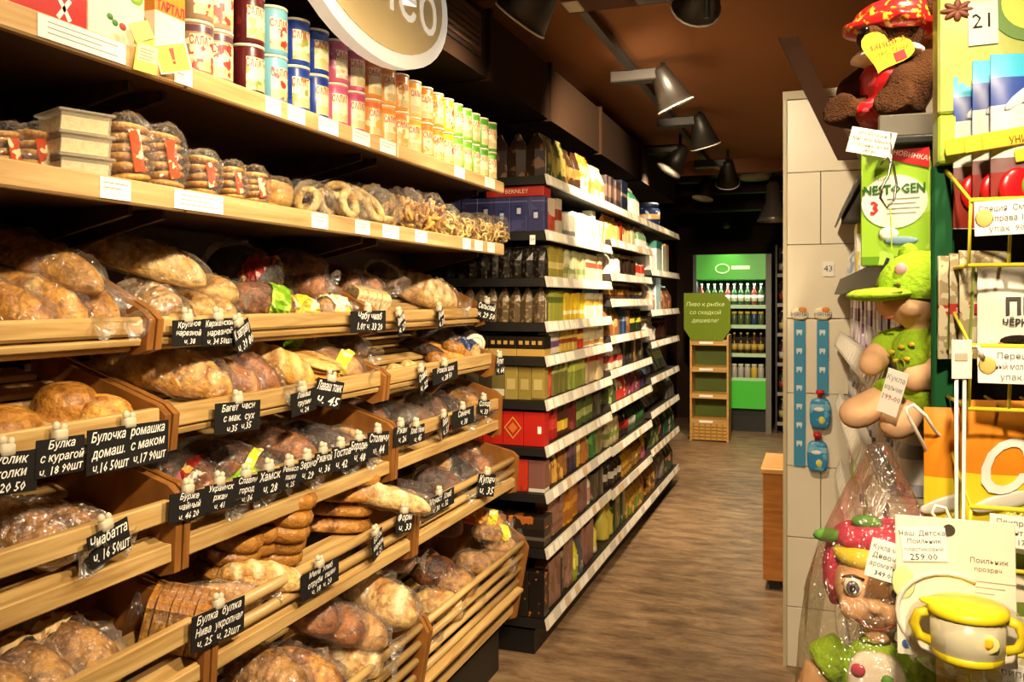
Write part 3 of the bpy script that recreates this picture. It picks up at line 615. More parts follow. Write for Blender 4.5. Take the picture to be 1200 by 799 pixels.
# ------------------------------------------------------------------ bread and wrapped goods
C_GOLD = crust('crust_gold', 'd89a3c', '94561a', 'f0d08a'); C_PALE = crust('crust_pale', 'e6bc70', 'b67c34', 'f8e6ba')
C_DARK = crust('crust_dark', '6a3c1a', '361c0c', '94663a'); C_BROWN = crust('crust_brown', 'a8662a', '6a3a12', 'd8aa68')
C_SHINY = crust('crust_shiny', 'b07832', '744414', 'd8a250', 0.25); C_CHOC = crust('crust_choc', '3c2012', '1e0f08', '6a4020')
C_TAN = crust('crust_tan', 'c08c42', '8a5c24', 'e4c488'); FILM = film()
FILM2 = film('film_hazy', 'fff8ea', 0.72, 0.2, 0.8)
def loaf_mesh(name, m, L, W, H, slash=0, rough=.05, pw=2.6, seed=0, flat=.4, nu=20, nv=16, sharp=.13, ph=0.35):
    mb = MB(); c = H * flat / (1 + flat); S = Vector((seed * 7.3, seed * 1.9, 0))
    for i in range(nu + 1):
        t = -math.cos(math.pi * i / nu); pr = max(0.0, 1 - abs(t) ** pw) ** (1 / 2.1)
        for j in range(nv):
            a = 2 * math.pi * j / nv; y = math.cos(a); z = math.sin(a)
            if z < 0: z *= flat
            r = pr * (1 + rough * mnoise.noise(Vector((t * 2.4, y * 1.6, z * 1.6)) + S)); tn = 0.0
            if slash and z > 0.15:
                p = (slash * (t * .5 + .5) + ph * y) % 1.0; g = math.exp(-((p - .5) / sharp) ** 2) * min(1, z * 1.6) * pr
                r *= 1 + .09 * g; tn = .95 * g
            mb.tone[len(mb.v)] = tn
            mb.v.append((L / 2 * t * (1 + rough * .3 * mnoise.noise(S + Vector((t, 0, 3)))), W / 2 * y * r, max(0.0, c + z * r * H / (1 + flat))))
    mb.f = [(i * nv + j, i * nv + (j + 1) % nv, (i + 1) * nv + (j + 1) % nv, (i + 1) * nv + j) for i in range(nu) for j in range(nv)]
    mb.m = [0] * len(mb.f)
    return mb.mesh(name, m, True)
def bag_mesh(L, W, H, seed=0, tail=1, swell=1.14, crumple=.19, prints=None, m=None, nu=34, nv=30, pw=3.2):
    """crumpled film bag round a loaf; prints = [(t0, t1, material)] printed lengths of the film"""
    mb = MB(); S = Vector((seed * 5.1, 2.3 * seed, seed)); rows = []
    for i in range(nu + 1):
        t = -math.cos(math.pi * i / nu); rows.append((t, max(0.0, 1 - abs(t) ** pw) ** (1 / 2.0)))
    if tail:
        k = [q for q in rows if q[0] < .8]; rows = k + [(.88, .5), (.95, .26), (1.02, .14), (1.08, .2), (1.17, .45), (1.28, .66)]
        if tail < 0: rows = [(-t, r) for t, r in reversed(rows)]
    for t, pr in rows:
        for j in range(nv):
            a = 2 * math.pi * j / nv; y = math.cos(a); z = math.sin(a)
            p = Vector((t * 2.2, y * 1.8, z * 1.8)) + S
            n = abs(mnoise.noise(p * 1.3)) * 1.0 + .9 * abs(mnoise.noise(p * 3.6)) - .4
            r = pr * (swell + crumple * n * 1.9 + .035 * mnoise.noise(p * 9.0))
            zz = z * r * H * .5 + H * .5
            if z < -.3: zz = max(zz, -0.002)
            mb.v.append((L / 2 * t * 1.08, W / 2 * y * r, zz))
    nr = len(rows); mats = [m or FILM]
    for q in prints or []: mats.append(q[2])
    for i in range(nr - 1):
        tc = (rows[i][0] + rows[i + 1][0]) / 2; mi = 0
        for k, q in enumerate(prints or []):
            if q[0] <= tc <= q[1]: mi = k + 1
        for j in range(nv):
            mb.f.append((i * nv + j, i * nv + (j + 1) % nv, (i + 1) * nv + (j + 1) % nv, (i + 1) * nv + j)); mb.m.append(mi)
    return mb.mesh('plastic_bag', mats, False)
def on_bin(row, px, s, lift=0.0, yaw=0.0, roll=0.0, Y=None):
    q = ROWS[row]; a = math.atan(q['sl']); X = q['xf'] - 0.022 - s
    y = Y if Y is not None else Yat(px, X)
    n = Vector((math.sin(a), 0, math.cos(a)))
    loc = Vector((X, y, slatz(row, s))) + n * lift
    M = Matrix.Rotation(a, 3, 'Y') @ Matrix.Rotation(R(yaw), 3, 'Z') @ Matrix.Rotation(R(roll), 3, 'X')
    return loc, M.to_euler()
SEED = [0]
def bread(row, px, s, L, W, H, m, label, slash=0, yaw=0, lift=0, bag=None, name='bread_loaf', cat='bread', group=None, roll=0, rough=.05, pw=2.6, part='loaf', Y=None, flat=.4, prints=None, tail=1, sharp=.13, ph=.35, hazy=False, free=False):
    SEED[0] += 1; sd = SEED[0]
    q = ROWS[row]; dep = q['xf'] - 0.03 - XB; cy, sy = abs(math.cos(R(yaw))), abs(math.sin(R(yaw)))
    ex = L / 2 * cy + W / 2 * sy; y = Yat(px, q['xf'] - .022 - s); b = 0 if y < BY[1] else 1 if y < BY[2] else 2
    if not free and ex * 2 > dep: L = max(W, L * dep / ex / 2); ex = min(dep / 2, L / 2 * cy + W / 2 * sy)
    if not free: s = min(max(s, ex * .92), dep - ex * .96)
    ey = L / 2 * sy + W / 2 * cy
    y = Yat(px, q['xf'] - .022 - s)
    Y = y if free else min(max(y, BY[b] + .024 + ey), BY[b + 1] - .024 - ey)
    loc, rot = on_bin(row, px, s, lift, yaw, roll, Y)
    me = loaf_mesh(part, m, L, W, H, slash, rough, pw, sd, flat, sharp=sharp, ph=ph)
    if bag:
        t = thing(name, label, cat, group, loc, rot); ob(part, me, t, (0, 0, 0.003))
        ob('plastic_bag', bag_mesh(L, W, H, sd, tail, prints=prints, m=FILM2 if hazy else FILM), t)
    else:
        t = tag(ob(name, me, None, loc, rot), label, cat, group)
    return t
P_GREEN = pmat('7fb020', (), 'b8d850', 30); P_YEL = pmat('e6cf38', (), 'f2ecc0', 26); P_RED = pmat('8a241a', (), 'c89a4a', 30); P_ORG = pmat('d88a28', (), 'b8301c', 22); P_BLUE = pmat('2c3c6a', (), '8a94b0', 30)
# row 1
bread(1, 96, .10, .26, .105, .085, C_GOLD, 'speckled golden loaf end showing through film, largest in its bag row', 0, 10, 0, True, rough=.08)
bread(1, 30, .11, .24, .09, .08, C_GOLD, 'golden loaf in shiny film next to speckled loaf', 3, 14, 0, True)
bread(1, -6, .08, .2, .08, .07, C_GOLD, 'small golden roll in film at end of top bin', 0, 20, 0, True, tail=-1)
bread(1, 118, .17, .34, .095, .08, C_PALE, 'long pale slashed baton lying over the other loaves', 5, 24, .075, True, tail=-1)
bread(1, 30, .21, .3, .09, .08, C_TAN, 'tan long loaf at back of top bin', 0, 12, .06, True)
bread(1, 175, .09, .2, .11, .075, C_PALE, 'crumpled hazy bag with pale rolls beside wooden divider', 3, -25, 0, True, hazy=True, name='bag_of_rolls')
for i, (px, s, lf, yw) in enumerate(((222, .09, 0, 15), (248, .05, 0, -10), (240, .10, .04, 30))):
    bread(1, px, s, .13, .085, .06, C_PALE, ['smooth pale bun in film behind chalk tag', 'pale oval bun right at rail beside green bag', 'pale bun lying on two other buns'][i], 0, yw, lf, True, group='pale buns in the top bin', name='bun')
bread(1, 274, .2, .22, .13, .12, C_CHOC, 'big dark round loaf with dark red printed label', 0, 0, .03, True, pw=2.2, prints=[(.35, .8, P_RED)], tail=0)
bread(1, 300, .08, .2, .1, .085, C_BROWN, 'brown loaf in clear bag with bright green printed wrap', 0, 55, 0, True, prints=[(.1, .62, P_GREEN)])
bread(1, 345, .06, .17, .075, .06, C_PALE, 'wrapped roll in crinkled yellow printed bag', 0, 80, 0, True, prints=[(-.7, .5, P_YEL)])
bread(1, 386, .05, .14, .075, .065, C_PALE, 'short roll with white and yellow wrapper beside square bread', 0, 85, 0, True, prints=[(-.5, .45, pmat('e8e2c8', (), 'd8cc3a', 30))])
for i, (px, s, lf) in enumerate(((362, .17, .02), (392, .2, .03), (420, .16, .02), (440, .2, .05), (345, .22, .06))):
    bread(1, px, s, .17, .095, .085, C_BROWN if i != 3 else C_DARK, ['brown loaf in film behind yellow bag', 'large brown loaf in film at back of top bin', 'brown loaf in film behind square bread', 'dark loaf in film near back corner', 'brown loaf leaning high at back'][i], 0, rnd.uniform(-25, 25), lf, True)
bread(1, 492, .10, .27, .135, .115, C_PALE, 'large crusty pale loaf with many slashes, alone in its bin', 7, 16, 0, True, rough=.09, sharp=.2, ph=.7)
# sliced square bread
def sliced(row, px, s, W, H, L, yaw, label, m, n=7, roll=0, prints=None, lift=0):
    loc, rot = on_bin(row, px, s, lift, yaw, roll); t = thing('sliced_bread', label, 'bread', None, loc, rot)
    poly = [(-W / 2, 0), (W / 2, 0), (W / 2 * .98, H * .72), (W / 2 * 1.04, H * .84), (W / 2 * .8, H * .97), (0, H), (-W / 2 * .8, H * .97), (-W / 2 * 1.04, H * .84), (-W / 2 * .98, H * .72)]
    me = MB().prism(poly, -L / n / 2 * .92, L / n / 2 * .92, 'x').mesh('slice', m)
    for k in range(n): ob('slice', me, t, (-L / 2 + L / n * (k + .5), 0, .003), (0, 0, R(rnd.uniform(-2, 2))))
    SEED[0] += 1; ob('plastic_bag', bag_mesh(L * 1.12, W * 1.15, H * 1.04, SEED[0], -1, 1.1, .1, prints, pw=5), t)
    return t
sliced(1, 424, .055, .085, .09, .12, 60, 'square white bread in clear film beside wooden divider', crust('crumb', 'ecd6a8', 'd8b878', 'ffffff'))
# row 2
def bun(row, px, s, r, h, m, label, yaw=0, group=None, turns=2.2, lift=0):
    SEED[0] += 1; mb = MB(); nr, na = 12, 24
    for i in range(nr + 1):
        f = i / nr
        for j in range(na):
            a = 2 * math.pi * j / na; sp = (f * turns + j / na) % 1.0
            g = math.exp(-((sp - .5) / .16) ** 2) if 0.05 < f < .85 else 0
            rr = r * math.sin(f * math.pi / 2) ** .8 * (1 + .05 * mnoise.noise(Vector((math.cos(a), math.sin(a), SEED[0]))))
            mb.tone[len(mb.v)] = .3 * g
            mb.v.append((rr * math.cos(a), rr * math.sin(a), h * (1 - f ** 2.6) + h * .22 * (1 - f) - .07 * h * g if f < 1 else 0))
    mb.f = [(i * na + j, (i + 1) * na + j, (i + 1) * na + (j + 1) % na, i * na + (j + 1) % na) for i in range(nr) for j in range(na)]
    mb.f.append(tuple(nr * na + j for j in range(na))); mb.m = [0] * len(mb.f)
    loc, rot = on_bin(row, px, s, lift, yaw); return tag(mb.obj('spiral_bun', m, None, True, loc, rot), label, 'bun', group)
bun(2, 76, .115, .062, .052, C_SHINY, 'shiny brown domed bun on slats, set back from the rail', 0, None, 0)
bun(2, 120, .055, .058, .045, C_GOLD, 'golden spiral bun at the rail behind chalk tag')
bun(2, 4, .05, .065, .05, C_SHINY, 'shiny golden bun behind the curled end of tag')
bread(2, 188, .12, .31, .12, .10, C_GOLD, 'big golden baton with deep slashes in film beside divider', 8, 30, 0, True, rough=.07, sharp=.2, ph=.6, tail=0)
bread(2, 245, .11, .25, .09, .085, C_BROWN, 'narrow brown loaf in peaked film bag beside golden baton', 4, 15, 0, True, tail=-1)
bread(2, 275, .10, .23, .11, .09, C_BROWN, 'brown loaf in glossy film beside braided loaf', 0, 10, 0, True)
bread(2, 315, .10, .25, .085, .085, C_GOLD, 'golden braided loaf standing beside flat breads', 5, 8, .01, False, rough=.1, sharp=.25, ph=.9)
for i in range(5):
    loc, rot = on_bin(2, 358 + i * .5, .085 + .01 * (i % 2), .002 + i * .0145, rnd.uniform(-12, 12))
    o = MB().ell((0, 0, .007), (.085, .07, .0075), 20, 6, 0, None, .7, .06, i).obj('flatbread', C_PALE if i > 2 else C_GOLD, None, True, loc, rot)
    tag(o, 'oval golden flatbread in the stack of five beside braided loaf', 'flatbread', 'stack of flatbreads')
bread(2, 400, .09, .2, .12, .08, C_TAN, 'tan loaf in film bag with yellow label', 0, 20, 0, True, prints=[(.15, .5, P_YEL)])
bread(2, 380, .2, .2, .12, .08, C_DARK, 'dark loaf in film behind bag with yellow label', 0, 0, .02, True)
bread(2, 340, .21, .2, .11, .08, C_DARK, 'dark loaf in film behind flat breads', 0, 20, .02, True, prints=[(-.2, .3, P_GREEN)])
for i, (px, s, lf) in enumerate(((478, .05, 0), (462, .04, 0))): bun(2, px, s, .035, .03, C_PALE, ['small pale yellow bun', 'small round bun beside wooden divider'][i])
for i, (px, s, lf, yw, m) in enumerate(((492, .16, 0, 12, C_CHOC), (505, .14, .0, 18, C_SHINY), (516, .10, 0, 20, C_GOLD), (512, .055, 0, 30, C_SHINY), (527, .07, .03, 35, C_SHINY), (536, .045, .01, 32, C_SHINY))):
    bread(2, px, s, .2 if i < 3 else .1, .055, .05, m, ['dark chocolate long bun at back', 'shiny brown long bun', 'golden long bun among shiny buns', 'short shiny brown bun at rail', 'short shiny bun lying on top', 'short shiny bun beside powdered roll'][i], 0, yw, lf, False, name='long_bun', cat='bun', group='long buns in the second bin')
loc, rot = on_bin(2, 551, .07, 0, -38)
t = thing('swiss_roll', 'round roll with white powdered end standing by bin end', 'cake', None, loc, rot)
MB().tube([(-.13, 0, .052), (-.03, 0, .052), (.0, 0, .052)], [.05, .052, .048], 18).obj('sponge', C_CHOC, t, True)
MB().lathe([(.049, -.006), (.05, .004), (.04, .009), (0, .01)], 18, 0, Matrix.Translation((0, 0, .052)) @ Matrix.Rotation(R(90), 4, 'Y')).obj('powdered_end', mat('e8dcc6', .8, var=.2, scale=60, bump=.3), t, True)
MB().tube([(0.006, .036 * math.cos(a), .052 + .036 * math.sin(a)) for a in [k * math.pi / 8 for k in range(16)]], .004, 5, closed=True).obj('swirl', C_TAN, t, True)
bread(2, 572, .09, .14, .07, .07, C_PALE, 'roll in blue printed film bag at bin end', 0, 0, 0, True, prints=[(-.4, .5, P_BLUE)])
bread(2, 540, .2, .18, .1, .07, C_CHOC, 'dark cake in film behind powdered roll', 0, 10, .01, True)
# row 3
bread(3, 60, .07, .2, .1, .07, C_TAN, 'tan roll in hazy loose bag, left alone in its bin', 0, 30, 0, True, hazy=True)
bread(3, 92, .05, .14, .075, .05, C_PALE, 'green and yellow printed bread bag behind plank rail', 0, 80, 0, True, prints=[(-.6, .5, pmat('6a8a20', (), 'd8c040', 22))])
bread(3, 20, .1, .22, .11, .08, C_TAN, 'tan loaf in hazy knotted bag at end of low bin', 0, 10, 0, True, hazy=True)
r3 = [(205, .14, .22, .12, C_DARK, 'dark rye loaf in bag with red stripe', [(.2, .4, P_RED)]), (228, .06, .17, .1, C_BROWN, 'brown loaf in striped film behind chalk tags', [(-.1, .1, pmat('d8ccb8', (), 'a83a2a', 40))]),
      (262, .13, .24, .12, C_DARK, 'dark rye loaf in bag with yellow mark', [(.35, .5, P_YEL)]), (272, .05, .15, .09, C_BROWN, 'brown loaf with lime green film end', [(.3, .7, P_GREEN)]),
      (318, .15, .24, .12, C_BROWN, 'brown loaf in film near middle of dark loaves', None), (330, .05, .15, .08, C_DARK, 'dark loaf with green film end at rail', [(.4, .8, P_GREEN)]),
      (362, .12, .22, .115, C_CHOC, 'nearly black round loaf in glossy film', None), (392, .07, .18, .1, C_DARK, 'dark loaf in film beside nearly black loaf', None), (418, .06, .16, .09, C_PALE, 'pale loaf end in film beside divider', None), (420, .2, .2, .11, C_DARK, 'dark loaf at back corner by divider', None)]
for px, s, L, W, m, lb, pr in r3: bread(3, px, s, L, W, W * .75, m, lb, 0, rnd.uniform(-20, 25), 0, True, prints=pr)
for i, (px, s, m) in enumerate(((452, .14, C_CHOC), (474, .09, C_DARK), (497, .13, C_DARK), (518, .08, C_CHOC), (540, .07, C_TAN), (556, .14, C_DARK))):
    bread(3, px, s, .19, .1, .09, m, ['black rye loaf in film beside divider', 'dark loaf in film with bright glints', 'dark loaf behind two others', 'black loaf at rail behind folded tag', 'speckled tan loaf in film by tags', 'dark loaf in last corner of bin'][i], 0, rnd.uniform(-20, 20), 0, True)
# row 4
for i, (px, s, yw) in enumerate(((72, .09, 15), (20, .10, 5), (-20, .06, 0))):
    bread(4, px, s, .2, .13, .1, C_TAN, ['round tan loaf in tight film with paper band', 'round tan loaf in tight film, middle of three', 'round tan loaf in tight film at bin end'][i], 0, yw, 0, True, pw=2.2, prints=[(-.5, -.2, pmat('c8a878', (), '9a4a2a', 30))] if i < 2 else None, tail=0)
sliced(4, 203, .06, .1, .105, .12, 30, 'square sliced toast loaf in knotted clear bag', crust('toast', 'd6a04a', 'a86c22', 'ffffff'), 8)
bread(4, 252, .06, .2, .075, .06, C_PALE, 'thin roll in crumpled clear bag beside sliced toast', 0, 55, 0, True, hazy=True)
bread(4, 300, .055, .2, .072, .062, C_PALE, 'short pale baguette end lying on the dowel rail', 4, 40, .03, free=True)
def ring(row, px, s, lift, R0, r, m, label, group, yaw=0):
    loc, rot = on_bin(row, px, s, lift, yaw)
    pts = [(R0 * math.cos(a), R0 * .8 * math.sin(a), r) for a in [2 * math.pi * k / 18 for k in range(18)]]
    return tag(MB().tube(pts, r, 10, closed=True).obj('ring_roll', m, None, True, loc, rot), label, 'ring roll', group)
for cidx, (px, s) in enumerate(((285, .19), (318, .15), (262, .17))):
    for k in range(5 if cidx < 2 else 3):
        ring(4, px, s + rnd.uniform(-.01, .01), k * .038, .055, .022, C_SHINY, ['shiny ring roll in the stack at back of bin', 'shiny ring roll in the stack beside long loaves', 'shiny ring roll in the lowest stack'][cidx], ['ring rolls stacked at back', 'ring rolls beside the long loaves', 'low stack of ring rolls'][cidx], rnd.uniform(0, 60))
for k in range(4):
    bread(4, 385, .17 + .008 * (k % 2), .26, .13, .05, C_SHINY, 'long glossy brown loaf in the stack of four', 0, 55 + rnd.uniform(-5, 5), k * .047, False, rough=.04, group='stack of glossy loaves', pw=3)
bread(4, 428, .085, .34, .072, .064, C_PALE, 'long pale baguette in film leaning over the rail', 5, 28, .085, True, tail=0, free=True)
sliced(4, 477, .07, .1, .1, .12, 30, 'dark sliced square bread in film beside baguette', C_DARK, 7)
for i, (px, s, m) in enumerate(((512, .07, C_DARK), (535, .09, C_CHOC), (552, .06, C_BROWN), (505, .19, C_TAN), (560, .2, C_TAN))):
    bread(4, px, s, .19, .11, .085, m, ['dark loaf in film beside dark sliced bread', 'black loaf in film behind tag', 'brown loaf in film at bin end', 'pale wrapped loaf at back behind dark bread', 'tan loaf in film in back corner'][i], 0, rnd.uniform(-20, 20), 0, True)
# row 5
r5 = [(250, .07, 0, .2, .13, C_TAN, 'tan round loaf in film at corner by divider'), (290, .1, .0, .22, .14, C_BROWN, 'brown round loaf in film low in the bin'), (285, .13, .10, .22, .13, C_TAN, 'tan round loaf in film lying on others'), (330, .1, .06, .22, .13, C_GOLD, 'golden loaf in film at pile centre'),
      (325, .22, .13, .22, .13, C_BROWN, 'brown loaf in film on top of the pile'), (365, .16, .10, .2, .12, C_BROWN, 'brown loaf in film with square label'), (345, .04, 0, .18, .12, C_TAN, 'tan loaf in film at foot of dowels'), (395, .12, .07, .2, .12, C_TAN, 'tan loaf in film beside pale scored loaf'),
      (392, .05, .0, .2, .13, C_PALE, 'pale scored loaf in film against the dowels'), (430, .12, .09, .24, .14, C_PALE, 'big pale loaf in film with long curved score'), (430, .26, .1, .2, .13, C_BROWN, 'brown loaf in film at back of deep bin')]
for px, s, lf, L, W, m, lb in r5: bread(5, px, s, L, W, W * .72, m, lb, 2 if m is C_PALE else 0, rnd.uniform(-15, 40), lf + .12, True, tail=1 if rnd.random() < .5 else -1)
for i, (px, s, lf, L, W, m, pr) in enumerate(((548, .2, .19, .2, .085, C_GOLD, [(-.5, .1, P_ORG), (.25, .6, P_YEL)]), (565, .13, .15, .17, .085, C_TAN, [(.2, .6, P_YEL)]), (497, .17, .1, .17, .13, C_DARK, None), (480, .24, .1, .17, .13, C_DARK, None), (502, .27, .18, .16, .12, C_DARK, None), (520, .1, .08, .16, .12, C_TAN, None), (545, .12, .08, .15, .1, C_TAN, None), (505, .05, .04, .18, .12, C_PALE, None), (570, .08, .06, .16, .1, C_TAN, None), (590, .08, .03, .16, .1, C_TAN, None), (595, .1, .11, .15, .09, C_TAN, None), (535, .05, 0, .17, .12, C_TAN, None), (470, .1, .0, .18, .13, C_DARK, None))):
    bread(5, px, s, L, W, W * .78, m, ['wrapped loaf with orange and red printed film', 'wrapped loaf with yellow print beside orange one', 'dark round loaf beside wrapped printed loaf', 'dark round loaf near the divider', 'dark round loaf highest at back', 'tan round loaf in film in front of dark ones', 'tan bun in film under printed loaf', 'pale round loaf in film at divider', 'tan bun in film behind the dowels', 'tan bun in film in far corner', 'tan bun in film on top of corner bun', 'tan round loaf at foot of dowels', 'dark loaf low against divider'][i], 0, rnd.uniform(20, 50), lf + .02, m is not C_DARK or i == 12, prints=pr, tail=1 if i < 2 else 0)

# ------------------------------------------------------------------ chalk price tags on the bins
CH = mat('1d1b1a', .8, var=.25, scale=25); CHALK = mat('e8e4dc', .9); CLIP = milky('clip_plastic', 'e6dac0', .35)
def chalk(row, x0, y0, x1, y1, lines, twist=0, roll=0, out=.02, hs=.8):
    X = ROWS[row]['xf'] + out; px = (x0 + x1) / 2; Y = Yat(px, X); d = -X * ST + Y * CT
    wd = Yat(x1, X) - Yat(x0, X); h = (y1 - y0) / 1000 * d * hs; zc = Zat((y0 + y1) / 2, X, Y)
    if twist: wd = (x1 - x0) / 1000 * d * 1.15
    bay = 0 if Y < BY[1] else 1 if Y < BY[2] else 2
    t = thing('chalk_price_tag', '', 'price tag', 'chalk price tags on the bread bins', (X, Y, zc), (R(roll), 0, R(twist)))
    MB().cbox(-.0025, 0, -wd / 2, wd / 2, -h / 2, h / 2, .0008).obj('board', CH, t)
    n = len(lines)
    for i, s in enumerate(lines):
        sz = h / n * .92
        lettering(s, sz, CHALK, t, (.0008, rnd.uniform(-.02, .02) * wd, h * .5 - h / n * (i + .52)), (R(90), R(-rnd.uniform(-3, 4)), R(90)), fit=(wd * .9, h / n * .95), shear=.25, bold=sz * .012)
    mb = MB().cbox(-.012, .004, -.013, .013, h * .5 - .006, h * .5 + .014, .003)
    mb.ell((-.004, -.008, h * .5 + .02), (.007, .007, .008), 8, 6).ell((-.004, .008, h * .5 + .017), (.006, .006, .007), 8, 6)
    mb.obj('clip', CLIP, t, True)
    NUM = 'zero one two three four five six seven eight nine ten eleven twelve thirteen fourteen fifteen sixteen seventeen eighteen nineteen'.split(); TENS = 'x x twenty thirty forty fifty sixty seventy eighty ninety'.split()
    digits = ' '.join(w for w in ' '.join(lines).replace('ч.', ' ').replace('шт', '').split() if w[0].isdigit())
    say = lambda n: NUM[n] if n < 20 else TENS[n // 10] + ('-' + NUM[n % 10] if n % 10 else '')
    digits = ' '.join(say(int(w)) for w in digits.split()[:2] if w.isdigit())
    form = ' twisted' if abs(twist) > 5 else ''
    t['label'] = 'black%s chalk tag priced %s on %s bin of the %s' % (form, digits, ['top', 'second', 'third', 'fourth', 'lowest'][row - 1], ['rack with plank fronts', 'middle bread rack', 'rack beside groceries'][bay])
    return t
chalk(1, 203, 371, 239, 409, ['Крупное', 'нарезной', 'ч. 38'], 0, 0)
chalk(1, 238, 369, 276, 409, ['Керженский', 'нарезной', 'ч. 34 50шт'], 0, 0, .022)
chalk(1, 270, 372, 301, 418, ['К завтраку', 'ч. 39 80'], 4, 24, .03, .75)
chalk(1, 412, 361, 453, 392, ['Чабу чиаб', '1.0т ч. 33 20'], 0, 0)
chalk(1, 460, 364, 481, 394, ['Деревенский', 'ч. 27'], 6, 20); chalk(1, 508, 359, 526, 387, ['Домашний', 'ч. 31'], 6, 16); chalk(1, 557, 352, 583, 377, ['Сельский', 'ч. 29 50'], -25, -10)
chalk(2, -30, 524, 46, 586, ['Бублик', 'уголки', 'ч. 20 50'], 0, -4); chalk(2, 43, 507, 100, 562, ['Булка', 'с курагой', 'ч. 18 90шт'], 0, -2, .022)
chalk(2, 105, 488, 200, 558, ['Булочка  ромашка', 'домаш.  с маком', 'ч.16 50шт  ч.17 90шт'], 0, -2, .022, .72)
chalk(2, 253, 466, 306, 511, ['Багет  чесн', 'с мак.  сух', 'ч.35  ч.35'], 0, -3); chalk(2, 342, 454, 371, 488, ['Лаваш', 'грузин', 'ч. 24'], 0, 4); chalk(2, 369, 435, 401, 487, ['Лаваш тонк', 'ч. 45'], -28, -14, .03, .62)
chalk(2, 484, 430, 508, 463, ['Слойка', 'ч. 22'], 6, 16); chalk(2, 508, 425, 537, 449, ['Рожок шок', 'ч. 28 50'], 0, 4); chalk(2, 580, 415, 592, 442, ['Рулет', 'ч. 64'], -20, 0)
chalk(3, 105, 610, 153, 661, ['Чиабатта', 'ч. 16 50шт'], 0, 10, .02, .75)
for i, (a, b, c, d, ls) in enumerate(((199, 571, 243, 614, ['Бурже', 'чайный', 'ч. 46 20']), (240, 562, 276, 602, ['Украинск', 'ржан', 'ч. 41']), (273, 553, 305, 594, ['Славян', 'город', 'ч. 36']), (302, 546, 330, 584, ['Хамск', 'ч. 28']), (328, 541, 352, 576, ['Ремесл', 'пшен', 'ч. 25']), (350, 534, 371, 567, ['Зерно', 'ч. 29']), (369, 526, 390, 560, ['Ржаной', 'ч. 36']), (389, 519, 411, 555, ['Тостов', 'ч. 42']), (410, 511, 432, 547, ['Бородин', 'ч. 48']), (431, 502, 456, 539, ['Столичн', 'ч. 44']))):
    chalk(3, a, b, c, d, ls, 0, -5, .02 + .001 * (i % 2), .78)
chalk(3, 462, 496, 480, 523, ['Ржан', 'ч. 26']); chalk(3, 480, 496, 498, 522, ['Хлеб тёмн', 'ч. 45'], 0, 0, .022); chalk(3, 512, 484, 532, 514, ['Заварн', 'ч. 37'], 6, 10); chalk(3, 531, 476, 556, 502, ['Семечк', 'ч. 38']); chalk(3, 556, 466, 578, 489, ['Солод', 'ч. 33'], -10, -8)
chalk(4, 226, 702, 288, 760, ['Булка  булка', 'Нива  укропная', 'ч. 25  ч. 23шт'], 0, -3, .02, .72)
chalk(4, 354, 659, 398, 696, ['Мини  хлеб', 'отруби  пшен', 'ч. 18  ч. 20']); chalk(4, 429, 620, 457, 655, ['Батон', 'нарезн', 'ч. 21'], 6, 14); chalk(4, 462, 597, 486, 627, ['Форм', 'ч. 33'], -15, -6); chalk(4, 499, 576, 533, 601, ['Монаст  Хлеб', 'ч. 30  ч. 32']); chalk(4, 557, 552, 583, 585, ['Купеч', 'ч. 35'], -22, -10)
# ------------------------------------------------------------------ goods on the two flat bread shelves
Z1, Z2 = 1.972, 1.722
RED_T = mat('b3262a', .5)
# two-high row of printed tins
def tin(px, r, h, base, band, ring_c, name_c, desc, text='САЛАТ', k2=True):
    x = -1.225 - r; y = Yat(px, x)
    for s in range(2):
        t = thing('snack_tin', '%s round snack tin, %s of its two-tin stack' % (desc, ['lower', 'upper'][s]), 'tin', 'tins of %s on the top bread shelf' % desc, (x, y, Z1 + s * (h + .001)), (0, 0, R(rnd.uniform(-14, 6))))
        MB().lathe([(r * .96, 0), (r, .003), (r, h * .9), (r * .97, h * .92), (r * .97, h)], 20).obj('body', pmat(base, ((.78, .9, ring_c),), band, 22, .3, .62), t, True)
        MB().lathe([(r * 1.02, h * .94), (r * 1.02, h * .995), (r * .9, h), (0, h * .99)], 20).obj('lid', mat('d8ccb0', .4, trans=0), t, True)
        # paper label on the aisle-facing side
        mb = MB(); n = 8
        for j in range(n + 1):
            a = R(-52 + j * 90 / n)
            for z in (h * .1, h * .74): mb.v.append((r * 1.006 * math.cos(a), r * 1.006 * math.sin(a), z))
        mb.f = [(2 * j, 2 * j + 2, 2 * j + 3, 2 * j + 1) for j in range(n)]; mb.m = [0] * n
        lb = mb.obj('label', pmat('dccda4', ((.02, .30, 'c0ad78'),), name_c, 40, .4, .57), t, True)
        for q, ch in enumerate(text):
            a = R(-46 + q * 15)
            ob('lettering', text_mesh(ch, .026, RED_T, bold=.0006), lb, (r * 1.015 * math.cos(a), r * 1.015 * math.sin(a), h * .62), (R(90), 0, R(90) + a)).scale = (.5, 1, 1)
